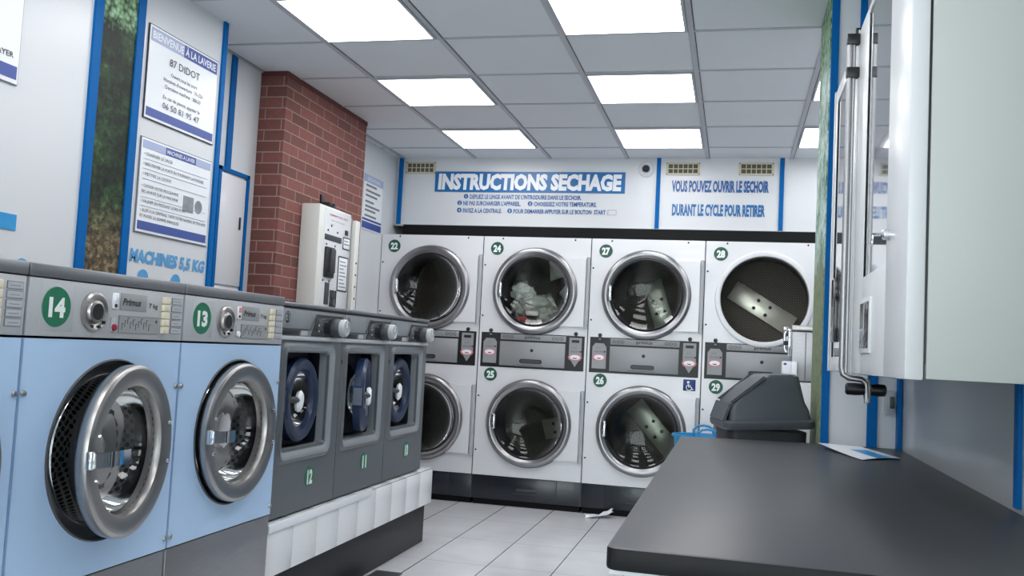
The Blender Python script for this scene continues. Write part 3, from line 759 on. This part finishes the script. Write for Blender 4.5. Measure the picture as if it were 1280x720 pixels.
    # kick panel
    MB().box(g_, W-g_, .006, .66, .045, .214, 'kick', .002).box(.165, .645, .002, .02, .055, .208, 'kick', .002).obj('kick_panel', t)
    MB().box(.345, .490, -.008, .004, .118, .138, 'gdark', .003).box(.325, .505, -.001, .004, .098, .102, 'gdark').obj('kick_handle', t)
    MB().box(.01, W-.01, .03, .62, 0, .045, 'deepblack').obj('toe_base', t)
    # drums + doors
    for k, cz in enumerate((UZ, LZ)):
        nm = 'drum'
        d = MB()
        d.lathe([(RH, .05), (RH+.02, .06), (RH+.03, .58)], CX, cz, 'drumdark', 48).disc(CX, cz, .58, RH+.03, 'drumback', 48)
        D = d.obj(nm, t)
        ang, off, rad = bars[k]
        bx = MB()
        ca, sa = math.cos(R(ang)), math.sin(R(ang))
        mx = Matrix.Translation((CX+off[0], .56, cz+off[1])) @ Matrix.Rotation(-R(ang), 4, 'Y')
        bx.box(-rad, rad, -.012, .012, -.078, .078, 'baffle', .004, mx=mx)
        bx.obj('baffle', D)
        for bxp, bzp in ((-.05, .034), (.05, .034), (-.05, -.034), (.05, -.034)):
            MB().lathe([(.0001, -.026), (.013, -.024), (.014, -.011)], bxp, bzp, 'black', 14, mx).obj('bolt', D)
        if k == 0 and open_up:
            MB().lathe([(.340, -.001), (.335, -.012), (.318, -.016), (.304, -.012), (RH, .0), (RH, .06)], CX, cz, 'white', 64).obj('opening_ring', t)
            hx = .81
            mxd = Matrix.Translation((hx, -.02, 0)) @ Matrix.Rotation(R(98), 4, 'Z') @ Matrix.Translation((-hx, .02, 0))
        else: mxd = Matrix.Identity(4)
        dr = MB()
        pl = [(.595, cz-.255)] + [(.800, cz-.255), (.800, cz+.255), (.595, cz+.255)]
        arc = [(CX+.300*math.cos(a), cz+.300*math.sin(a)) for a in [R(58-116*i/12) for i in range(13)]]
        dr.prism([(.79, cz-.25), (.79, cz+.25)] + arc, -.022, -.003, 'white', mxd)
        dr.obj('door_plate', t)
        rg = MB()
        rg.lathe([(.318, -.002), (.322, -.016), (.318, -.032), (.306, -.042), (.290, -.044), (.276, -.038), (.266, -.028), (.260, -.026), (.256, -.004), (.318, -.002)], CX, cz, 'ring', 72, mxd)
        rg.lathe([(.323, -.001), (.3245, -.010), (.3245, -.012), (.322, -.013)], CX, cz, 'black', 72, mxd)
        DR = rg.obj('door_ring', t)
        MB().lathe([(.262, -.027), (.264, -.030), (.252, -.034), (.250, -.026)], CX, cz, 'black', 64, mxd).obj('door_seal', DR)
        MB().lathe([(.257, -.022), (.235, .0), (.18, .028), (.10, .044), (.0001, .05)], CX, cz, 'glass', 56, mxd).obj('door_glass', DR)
        MB().box(.146, .168, -.062, -.03, cz-.052, cz+.058, 'chrome', .005, mx=mxd).obj('handle', DR)
        MB().tube([mxd @ Vector((.806, -.012, cz-.255)), mxd @ Vector((.806, -.012, cz+.255))], .010, 'glight', 12).tube([mxd @ Vector((.806, -.012, cz+.20)), mxd @ Vector((.806, -.012, cz+.262))], .013, 'glight', 12).tube([mxd @ Vector((.806, -.012, cz-.262)), mxd @ Vector((.806, -.012, cz-.20))], .013, 'glight', 12).obj('hinge', t)
    return t
DX = [-2.688, -1.866, -1.044, -.222]
dryer_stack(DX[0], '22', None, 'stacked white dryer with upper badge 22, next to the left wall', [(80, (.20, -.02), .16), (75, (.23, 0), .12)])
dryer_stack(DX[1], '24', '25', 'stacked white dryer numbered 24 and 25 with laundry behind its upper glass', [(30, (-.07, -.10), .13), (15, (.14, -.05), .14)])
dryer_stack(DX[2], '27', '26', 'stacked white dryer numbered 27 and 26 with a wheelchair sticker', [(-72, (.05, -.05), .21), (-48, (.05, -.02), .24)], handicap=True)
dryer_stack(DX[3], '28', '29', 'stacked white dryer numbered 28 and 29 with open upper drum, behind the grey bin', [(-31, (.0, -.03), .26), (40, (.0, 0), .2)], open_up=True)

# laundry in dryer 24
def lump(mb, c, s, m, seed, amp=.35, sub=4, fr=2.4):
    bm = bmesh.new(); bmesh.ops.create_icosphere(bm, subdivisions=sub, radius=1)
    for v in bm.verts:
        d = v.co.normalized()
        n = mnoise.noise(d*fr+Vector((seed, seed*2, 0)))*amp + abs(mnoise.noise(d*fr*2.6+Vector((0, seed, seed))))*amp*.7
        q = d*(1+n-.2); v.co = (c[0]+q.x*s[0], c[1]+q.y*s[1], c[2]+q.z*s[2])
    mb.bmadd(bm, m)
cx, cz, cy = DX[1]+.415, 1.594, 6.75
def laundry(name, parts, m, label, ):
    mb = MB()
    for k, (dx, dy, dz, sx, sy, sz) in enumerate(parts): lump(mb, (dx, dy, dz), (sx, sy, sz), m, 3.1+k*2.7)
    mb.obj(name, None, (cx, cy, cz), 0, label, 'laundry', 'laundry in the upper drum of dryer 24', ang=80)
laundry('white_sheet', [(-.13, .16, -.01, .10, .09, .085), (-.02, .18, -.10, .13, .10, .09), (.06, .20, -.17, .10, .10, .08), (-.15, .20, -.12, .08, .08, .09)], 'cloth', 'crumpled white sheet tumbling behind the glass of dryer 24')
laundry('red_garment', [(-.11, .09, -.215, .06, .05, .030)], 'clothred', 'red garment at the bottom of dryer 24')
laundry('beige_garment', [(.02, .09, -.262, .12, .06, .022)], 'clothbeige', 'beige garment under the white sheet in dryer 24')
mb = MB(); vs = []; fs = []
for i in range(15):
    a = R(72-100*i/14)
    for j in range(7):
        rr = .275-.017*j*(1+.5*math.sin(i*.8)); w_ = mnoise.noise(Vector((i*.35, j*.7, 1.3)))*.03
        vs.append((math.cos(a)*(rr+w_)-.0, .09+.03*j+w_, math.sin(a)*(rr+w_)))
for i in range(14):
    for j in range(6): fs.append((i*7+j, (i+1)*7+j, (i+1)*7+j+1, i*7+j+1))
vs2 = [(x*.985, y, z*.985) for x, y, z in vs]
mb.add(vs + vs2, fs + [tuple(len(vs)+k for k in reversed(f_)) for f_ in fs], 'cloth')
mb.obj('pillowcase', None, (cx, cy, cz), 0, 'white cloth clinging to the right side of drum 24', 'laundry', 'laundry in the upper drum of dryer 24', ang=80)

# ------------------------------------------------------------------ header signs, vents, camera
t = thing('instruction_sign', 'blue drying instructions sign on the header above dryers 24 and 27', 'sign', (-2.359, 6.9895, 2.20), 0)
MB().box(0, 1.513, -.006, 0, .175, .337, 'bluesign').obj('sign_band', t)
y = -.007; x = MB()
x.text('INSTRUCTIONS SECHAGE', .7565, .200, .118, 'paper', y, 1.46, 'C', bold=.055, shear=.05)
x.obj('title_lettering', t, flat=True)
def num_line(s, n, xa, z, w):
    x = MB()
    x.disc(xa+.017, z+.018, -.003, .019, 'bluetext', 20); x.text(n, xa+.017, z+.006, .024, 'paper', -.0036, None, 'C')
    x.text(s, xa+.048, z, .034, 'bluetext', -.003, w, bold=.025); x.obj('step_line', t, flat=True)
num_line("DEPLIEZ LE LINGE AVANT DE L'INTRODUIRE DANS LE SECHOIR.", '1', .245, .122, .89)
num_line("NE PAS SURCHARGER L'APPAREIL.", '2', .195, .070, .465)
num_line('CHOISISSEZ VOTRE TEMPERATURE.', '3', .765, .070, .49)
num_line('PAYEZ A LA CENTRALE.', '4', .195, .012, .315)
num_line('POUR DEMARRER APPUYER SUR LE BOUTON  START', '5', .605, .012, .72)
x = MB()
for a in ((1.39, 1.455, .008, .010), (1.39, 1.455, .046, .048), (1.39, 1.392, .008, .048), (1.453, 1.455, .008, .048)): x.box(a[0], a[1], -.003, -.001, a[2], a[3], 'greyink')
x.obj('start_button_print', t, flat=True)
t = thing('header_lettering', 'two lines of blue lettering between the two right vents', 'lettering', (-.496, 6.9895, 2.22), 0)
MB().text('VOUS POUVEZ OUVRIR LE SECHOIR', 0, .175, .083, 'bluetext', -.003, .703, bold=.045).obj('text_line', t, flat=True)
MB().text('DURANT LE CYCLE POUR RETIRER', .008, -.003, .083, 'bluesign', -.003, .673, bold=.045).obj('text_line', t, flat=True)
for xa, l in ((-2.613, 'cream air vent in the back left corner of the header'), (-.543, 'cream air vent right of the round camera'), (-.012, 'cream air vent nearest the right end of the header')):
    t = thing('air_vent', l, 'air vent', (xa, 6.9895, 2.518), 0, 'cream vents in the header')
    MB().box(.01, .24, -.004, 0, .008, .088, 'ventdark').obj('mesh_backing', t)
    fr = MB().box(0, .252, -.010, 0, 0, .014, 'vent').box(0, .252, -.010, 0, .082, .096, 'vent').box(0, .018, -.010, 0, .01, .09, 'vent').box(.234, .252, -.010, 0, .01, .09, 'vent').box(.01, .24, -.009, -.003, .045, .051, 'vent')
    for k in range(1, 6): fr.box(.018+k*.036-.003, .018+k*.036+.003, -.009, -.003, .01, .09, 'vent')
    for sx in (.007, .245):
        for sz in (.007, .089): fr.lathe([(.0001, -.012), (.004, -.0115), (.0045, -.009)], sx, sz, 'gdark', 10)
    fr.obj('frame', t)
t = thing('ceiling_camera', 'small round white surveillance camera left of the middle blue strip', 'camera', (-.691, 6.9895, 2.56), 0)
MB().lathe([(.060, 0), (.059, -.012), (.048, -.026), (.034, -.030)], 0, 0, 'white', 36).obj('housing', t)
MB().lathe([(.035, -.029), (.031, -.034), (.027, -.032)], 0, 0, 'glight', 28).lathe([(.028, -.030), (.016, -.042), (.0001, -.046)], 0, 0, 'blackgloss', 28).obj('lens', t)

# ------------------------------------------------------------------ payment terminal on the brick pillar
t = thing('payment_terminal', 'white wall-mounted pay terminal on the brick pillar', 'payment terminal', (-2.36, 4.943, 1.12), LEFT)
Zt = 1.12
MB().box(0, .455, .0, .118, 0, .825, 'cream', .006).obj('casing', t)
MB().box(.07, .445, -.004, .002, .02, .812, 'white', .002).obj('front_plate', t)
MB().text('PAIEMENT PAR CARTE', .13, .785-.012, .014, 'redink', -.0048, .26).obj('text_line', t, flat=True)
MB().text('choisir votre machine', .15, .745, .010, 'greyink', -.0048, .2).obj('text_line', t, flat=True)
MB().text('payer', .15, .722, .009, 'greyink', -.0048, .05).obj('text_line', t, flat=True)
MB().box(.075, .315, -.007, -.003, .625, .660, 'gdark', .002).obj('coin_slot_plate', t)
MB().box(.335, .440, -.0065, -.003, .595, .672, 'ink', .002).box(.342, .433, -.0075, -.003, .602, .665, 'paper', .001).box(.35, .425, -.008, -.007, .625, .632, 'greyink').box(.35, .41, -.008, -.007, .645, .651, 'greyink').obj('price_label', t)
MB().box(.085, .205, -.020, -.003, .405, .585, 'black', .005).box(.135, .20, -.028, -.018, .435, .575, 'gdark', .003).obj('card_reader', t)
nl = MB().box(.285, .430, -.0065, -.003, .335, .550, 'ink', .004).box(.293, .422, -.0075, -.003, .343, .542, 'paper', .003)
for k in range(8): nl.box(.305, .405-.02*(k % 3), -.008, -.007, .36+k*.022, .366+k*.022, 'greyink')
nl.obj('notice_label', t)
MB().box(.115, .175, -.008, -.003, .245, .375, 'gdark', .002).obj('note_slot', t)
MB().box(.19, .28, -.010, -.003, .225, .335, 'blackgloss', .003).box(.205, .265, -.011, -.009, .29, .32, 'gdark').obj('screen', t)
kp = MB().box(.165, .285, -.007, -.003, .06, .175, 'ink', .002).box(.172, .278, -.008, -.003, .067, .168, 'glight', .002)
for a in range(3):
    for b in range(3): kp.box(.182+a*.032, .204+a*.032, -.011, -.007, .075+b*.03, .095+b*.03, 'ink', .001)
kp.obj('keypad', t)
for sx, sz in ((.16, .715), (.115, .685), (.25, .685), (.105, .60), (.225, .60), (.085, .385), (.17, .385), (.075, .225)):
    MB().lathe([(.0001, -.008), (.006, -.0075), (.007, -.003)], sx, sz, 'ink', 12).obj('screw', t)
MB().box(.36, .40, -.010, -.003, .685, .715, 'black', .002).obj('button', t)
t = thing('cable_rail', 'narrow white and steel rail on the brick pillar right of the pay terminal', 'rail', (-2.36, 5.415, 1.12), LEFT)
MB().box(0, .045, .02, .119, 0, .81, 'steel', .002).obj('side_channel', t)
r_ = MB().box(.05, .115, -.005, .119, 0, .80, 'cream', .003)
r_.obj('cover', t)
for k in range(7): MB().lathe([(.0001, -.009), (.006, -.0085), (.007, -.005)], .083, .08+k*.075, 'ink', 10).obj('screw', t)
t = thing('wall_camera', 'small black camera on the brick pillar above the pay terminal', 'camera', (-2.479, 5.20, 1.952), LEFT)
MB().box(-.02, .02, -.012, 0, 0, .085, 'black', .003).obj('bracket', t)
MB().box(-.03, .06, -.075, -.013, .002, .038, 'black', .006).lathe([(.0001, -.085), (.012, -.084), (.014, -.072)], .015, .02, 'blackgloss', 18).obj('body', t)

# ------------------------------------------------------------------ folding counter on the right
t = thing('folding_worktop', 'long black folding worktop along the right wall', 'worktop', (0, 0, 0))
out = [(-.184, 1.467), (-.188, 3.637), (.30, 3.733), (.5945, 3.735), (.612, 3.69), (.612, 1.40), (.20, 1.461)]
bm = bmesh.new()
vs = [bm.verts.new((x_, y_, .825)) for x_, y_ in out]; fc = bm.faces.new(vs)
ret = bmesh.ops.extrude_face_region(bm, geom=[fc]); bmesh.ops.translate(bm, verts=[e for e in ret['geom'] if isinstance(e, bmesh.types.BMVert)], vec=(0, 0, .035))
bmesh.ops.recalc_face_normals(bm, faces=bm.faces[:])
ve = [e for e in bm.edges if abs(e.verts[0].co.z-e.verts[1].co.z) > .01 and (e.verts[0].co.xy-Vector((-.184, 1.467))).length < .01]
bmesh.ops.bevel(bm, geom=ve, offset=.02, segments=4, affect='EDGES', profile=.5)
he = [e for e in bm.edges if abs(e.verts[0].co.z-e.verts[1].co.z) < .001]
bmesh.ops.bevel(bm, geom=he, offset=.004, segments=2, affect='EDGES', profile=.5)
mb = MB(); bm.verts.index_update(); bm.normal_update()
allv = [v.co[:] for v in bm.verts]
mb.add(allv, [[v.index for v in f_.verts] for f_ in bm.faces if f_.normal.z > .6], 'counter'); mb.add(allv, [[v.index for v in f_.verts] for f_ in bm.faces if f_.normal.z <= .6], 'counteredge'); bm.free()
mb.obj('tabletop', t)
for lx, ly in ((-.14, 1.53), (-.14, 3.55), (.55, 1.53), (.55, 3.6)):
    MB().tube([(lx, ly, 0), (lx, ly, .8245)], .022, 'white', 18).box(lx-.04, lx+.04, ly-.04, ly+.04, .815, .8248, 'white').obj('leg', t)
# leaflet
mb = MB(); q = [(.305, 3.55), (.471, 3.70), (.553, 3.33), (.41, 3.19)]
n = 8; vs = []
for i in range(n+1):
    for j in range(n+1):
        u, v = i/n, j/n
        a = [q[0][k]*(1-u)+q[1][k]*u for k in (0, 1)]; b = [q[3][k]*(1-u)+q[2][k]*u for k in (0, 1)]
        px, py = a[0]*(1-v)+b[0]*v, a[1]*(1-v)+b[1]*v
        vs.append((px-.43, py-3.45, .0012 + .016*(1-u)**2*(1-v)**1.5 + .004*math.sin(u*PI)))
vs2 = [(x_, y_, z_-.001) for x_, y_, z_ in vs]
fs = [(i*(n+1)+j, (i+1)*(n+1)+j, (i+1)*(n+1)+j+1, i*(n+1)+j+1) for i in range(n) for j in range(n)]
top_b = [k for k in range(len(fs)) if (k//n) >= 3 and (k//n) < 6 and (k % n) >= 3]
mb.add(vs, [fs[k] for k in range(len(fs)) if k not in top_b], 'paper'); mb.add(vs, [fs[k] for k in top_b], 'sticker'); mb.add(vs2, [tuple(reversed(f_)) for f_ in fs], 'paper')
mb.obj('leaflet', None, (.43, 3.45, .861), 0, 'white and blue leaflet lying at the far end of the black worktop', 'leaflet')
# light switch
t = thing('light_switch', 'small grey switch on the white pillar beside the corner strip', 'switch', (.575, 3.7495, 1.03), 0)
MB().box(-.020, .020, -.010, 0, -.045, .045, 'glight', .004).obj('plate', t)
MB().box(-.002, .014, -.015, -.008, -.022, .022, 'gdark', .002).obj('rocker', t)

# ------------------------------------------------------------------ vending units on the right wall
def vending(ynear, yfar, label, full):
    L = yfar-ynear
    t = thing('vending_cabinet', label, 'vending cabinet', (.33, yfar, 1.138), RIGHT, 'white cabinets hung on the right wall')
    HT = 1.012
    MB().box(.004, L-.002, .041, .2825, .003, HT-.004, 'unit', .002).obj('casing', t)
    MB().box(.012, L-.006, .036, .041, .035, HT-.02, 'black').obj('door_gasket', t)
    d = MB()
    wx0, wx1, wz0, wz1 = (.20, .60, .262, HT-.02) if full else (.06, .40, .05, HT-.05)
    # door slab with window opening
    for a in ((0, wx0, 0, HT), (wx1, L, 0, HT), (wx0, wx1, 0, wz0), (wx0, wx1, wz1, HT)):
        d.box(a[0], a[1], 0, .036, a[2], a[3], 'unitdoor', .004)
    d.box(0, .016, -.004, .0, .0, HT, 'unitdoor', .0015)
    D = d.obj('door', t)
    MB().box(wx0-.002, wx1+.002, .006, .012, wz0-.002, wz1+.002, 'unitwin').obj('window', D)
    if full:
        MB().box(.21, .40, -.006, .002, .055, .20, 'unitdoor', .004).box(.225, .385, -.0068, -.004, .068, .188, 'blackgloss', .002).obj('coin_slot', D)
        MB().lathe([(.012, 0), (.012, -.012), (.008, -.016), (.0001, -.016)], .64, .32, 'chrome', 20).tube([(.64, -.016, .32), (.64, -.034, .318), (.64, -.036, .295)], .003, 'chrome', 8).obj('lock', D)
        MB().box(-.012, .012, -.012, .03, HT-.012, HT+.008, 'black', .003).obj('hinge', t)
    else:
        MB().box(.08, .20, -.004, .008, .10, .32, 'blackgloss', .003).obj('coin_slot', D)
    return t
vending(1.99, 2.86, 'large white cabinet with windowed door hung on the right wall, nearest the camera', True)
vending(2.875, 3.52, 'white cabinet on the right wall mostly hidden behind the larger one', False)
t = thing('locking_bar', 'bent steel locking bar with black grip hanging beside the white cabinets', 'locking bar', (.303, 2.845, 0), 0)
MB().tube([(0, 0, 2.13), (0, 0, 1.155), (.004, 0, 1.135), (.02, 0, 1.125), (.055, 0, 1.122), (.068, 0, 1.112), (.07, 0, 1.07)], .0085, 'steel', 12).tube([(.012, 0, 2.12), (.012, 0, 1.14)], .005, 'steel', 10).obj('rod', t)
MB().box(.064, .080, -.006, .006, 1.055, 1.125, 'steel', .002).obj('flat_bar', t)
MB().tube([(.012, 0, 1.094), (.016, 0, 1.094), (.04, 0, 1.094), (.063, 0, 1.094)], [.012, .017, .018, .016], 'black', 18).tube([(.081, 0, 1.094), (.10, 0, 1.094), (.118, 0, 1.094), (.122, 0, 1.094)], [.016, .018, .017, .012], 'black', 18).obj('grip', t)
for z in (2.12, 2.02): MB().box(-.010, .0267, -.012, .012, z-.016, z+.016, 'black', .003).obj('clip', t)

# ------------------------------------------------------------------ bin, tub, extractor
t = thing('waste_bin', 'grey plastic waste bin with sloping hood behind the black worktop', 'bin', (.116, 4.02, 0), R(11))
b = MB()
def rect_loft(mb, secs, m, capb=True, capt=True, r=.04, n=5):
    lp = []
    for (x0, x1, y0, y1, z) in secs:
        p = []
        for cx_, cy_, a0 in ((x1-r, y1-r, 0), (x0+r, y1-r, 90), (x0+r, y0+r, 180), (x1-r, y0+r, 270)):
            for k in range(n+1):
                a = R(a0+90*k/n); zz = z(cx_+r*math.cos(a)) if callable(z) else z
                p.append((cx_+r*math.cos(a), cy_+r*math.sin(a), zz))
        lp.append(p)
    k = len(lp[0]); vs = [v for p in lp for v in p]
    fs = [(i*k+j, i*k+(j+1) % k, (i+1)*k+(j+1) % k, (i+1)*k+j) for i in range(len(lp)-1) for j in range(k)]
    if capb: fs.append(tuple(reversed(range(k))))
    if capt: fs.append(tuple(range((len(lp)-1)*k, len(lp)*k)))
    mb.add(vs, fs, m)
rect_loft(b, [(-.14, .13, -.14, .14, 0), (-.160, .156, -.16, .16, .885)], 'bindark'); b.obj('body', t)
TL = Matrix.Translation((0, 0, .92)) @ Matrix.Rotation(R(-3.5), 4, 'Y') @ Matrix.Translation((0, 0, -.92))
def tilt(mb): mb.v = [tuple(TL @ Vector(v)) for v in mb.v]; return mb
b = MB()
rect_loft(b, [(-.178, .174, -.18, .18, .892), (-.184, .180, -.186, .186, .902), (-.184, .180, -.186, .186, .920), (-.172, .170, -.177, .177, .928)], 'bin'); tilt(b).obj('rim', t)
b = MB()
rect_loft(b, [(-.158, .166, -.170, .170, .926), (-.153, .160, -.165, .165, .965), (-.142, .148, -.150, .150, .995), (-.078, .138, -.140, .140, 1.055), (-.012, .130, -.134, .134, 1.098), (.0, .120, -.126, .126, 1.106)], 'bin', r=.022); tilt(b).obj('hood', t)
b = MB()
b.prism([(-.184, .926), (-.172, .926), (-.146, .990), (-.155, .995)], -.15, .15, 'bin')
for q in (-1, 1): b.prism([(-.151, 1.002), (-.138, .996), (-.006, 1.094), (-.014, 1.103)], min(q*.13, q*.148), max(q*.13, q*.148), 'bin')
tilt(b).obj('flap', t)

t = thing('laundry_basket', 'bright blue laundry basket with loop handles beside the grey bin', 'basket', (-.15, 5.75, 0), R(6))
b = MB()
prof = [(.14, .0), (.15, .01), (.185, .68), (.20, .69), (.20, .70), (.190, .70), (.178, .66), (.14, .03), (.0001, .02)]
n = 40; vs = []; fs = []
for r_, z_ in prof:
    for k in range(n): vs.append((r_*math.cos(2*PI*k/n), r_*math.sin(2*PI*k/n)*.85, z_))
for i in range(len(prof)-1):
    for k in range(n): fs.append((i*n+k, i*n+(k+1) % n, (i+1)*n+(k+1) % n, (i+1)*n+k))
fs.append(tuple(reversed(range(n))))
b.add(vs, fs, 'tub'); b.obj('tub', t)
for s in (-1, 1):
    MB().tube([(-.065+.0, s*.150, .69), (-.06, s*.155, .72), (-.035, s*.158, .742), (0, s*.158, .748), (.035, s*.158, .742), (.06, s*.155, .72), (.065, s*.150, .69)], .0075, 'tub', 10).obj('handle', t)

t = thing('spin_extractor', 'stainless steel spin extractor standing behind the grey bin', 'spin extractor', (.33, 5.72, 0), 0)
MB().box(0, .45, 0, .32, 0, 1.05, 'steel', .006).obj('lower_body', t)
MB().box(0, .45, 0, .32, 1.055, 1.345, 'steel', .006).box(.075, .079, -.002, .01, 1.06, 1.34, 'gdark').obj('upper_body', t)
MB().box(-.006, .456, -.008, .326, 1.348, 1.382, 'steelring', .006).obj('lid', t)
l = MB()
l.box(-.022, 0, .01, .06, 1.20, 1.36, 'chrome', .004)
l.tube([(-.03, .03, 1.22), (-.042, .03, 1.24), (-.042, .03, 1.33), (-.03, .03, 1.35)], .009, 'chrome', 10)
l.box(-.05, -.02, .015, .045, 1.345, 1.372, 'chrome', .006); l.box(-.046, -.022, .018, .042, 1.262, 1.288, 'black', .003)
l.obj('lid_lock', t)
b = MB().box(-.052, -.004, -.04, .10, 1.075, 1.168, 'paper', .003).box(-.046, -.03, -.0415, -.039, 1.145, 1.158, 'navy').box(-.046, -.012, -.0415, -.039, 1.085, 1.088, 'palenavy')
b.box(-.003, .03, -.042, -.002, 1.075, 1.168, 'paper', .003); b.obj('soap_box', t, label='small white box with blue print')

# tissue + floor plate
mb = MB(); vs = []; n = 10
for i in range(n+1):
    for j in range(n+1):
        u, v = i/n-.5, j/n-.5
        z_ = .006 + .03*abs(mnoise.noise(Vector((u*3, v*3, 4.2)))) + (.10*max(0, u-.05))
        vs.append((u*.19+.02*mnoise.noise(Vector((v*4, u, 1))), v*.10+.02*mnoise.noise(Vector((u*4, v, 7))), z_))
fs = [(i*(n+1)+j, (i+1)*(n+1)+j, (i+1)*(n+1)+j+1, i*(n+1)+j+1) for i in range(n) for j in range(n)]
mb.add(vs + [(a, b_, max(.0005, c_-.004)) for a, b_, c_ in vs], fs + [tuple((n+1)**2+k for k in reversed(f_)) for f_ in fs], 'paper')
mb.obj('paper_tissue', None, (-.89, 6.66, 0), R(15), 'crumpled white tissue on the floor in front of dryer 26', 'tissue', ang=70)
t = thing('floor_plate', 'dark metal floor plate beside the foot of the tiled ledge', 'floor plate', (-1.66, 4.33, .0005), 0)
MB().box(-.065, .075, -.21, .20, 0, .006, 'gdark', .002).obj('plate', t)

# ------------------------------------------------------------------ world, camera, colour
w = bpy.data.worlds.new('daylight'); bpy.context.scene.world = w; w.use_nodes = True
bg = w.node_tree.nodes['Background']; bg.inputs['Color'].default_value = (.97, .99, 1.0, 1); bg.inputs['Strength'].default_value = 6.5

cam = bpy.data.cameras.new('camera'); co = bpy.data.objects.new('camera', cam); C.objects.link(co)
yaw, pit, rol = .2369, .065, .0505
fw = Vector((-math.sin(yaw)*math.cos(pit), math.cos(yaw)*math.cos(pit), math.sin(pit)))
rt = Vector((math.cos(yaw), math.sin(yaw), 0)); up = rt.cross(fw)
cs, sn = math.cos(rol), math.sin(rol)
r2 = rt*cs + up*sn; u2 = up*cs - rt*sn
co.matrix_world = Matrix(((r2.x, u2.x, -fw.x, 0), (r2.y, u2.y, -fw.y, 0), (r2.z, u2.z, -fw.z, H), (0, 0, 0, 1)))
cam.sensor_width = 36; cam.sensor_fit = 'HORIZONTAL'; cam.lens = 36*1163.4/1280; cam.clip_start = .02
sc = bpy.context.scene; sc.camera = co
sc.view_settings.view_transform = 'Standard'; sc.view_settings.look = 'None'; sc.view_settings.gamma = 1; sc.view_settings.use_curve_mapping = False
sc.view_settings.exposure = 0.2
sc.cycles.max_bounces = 10; sc.cycles.transparent_max_bounces = 12; sc.cycles.diffuse_bounces = 5
sc.cycles.caustics_reflective = False; sc.cycles.caustics_refractive = False; sc.cycles.sample_clamp_indirect = 6
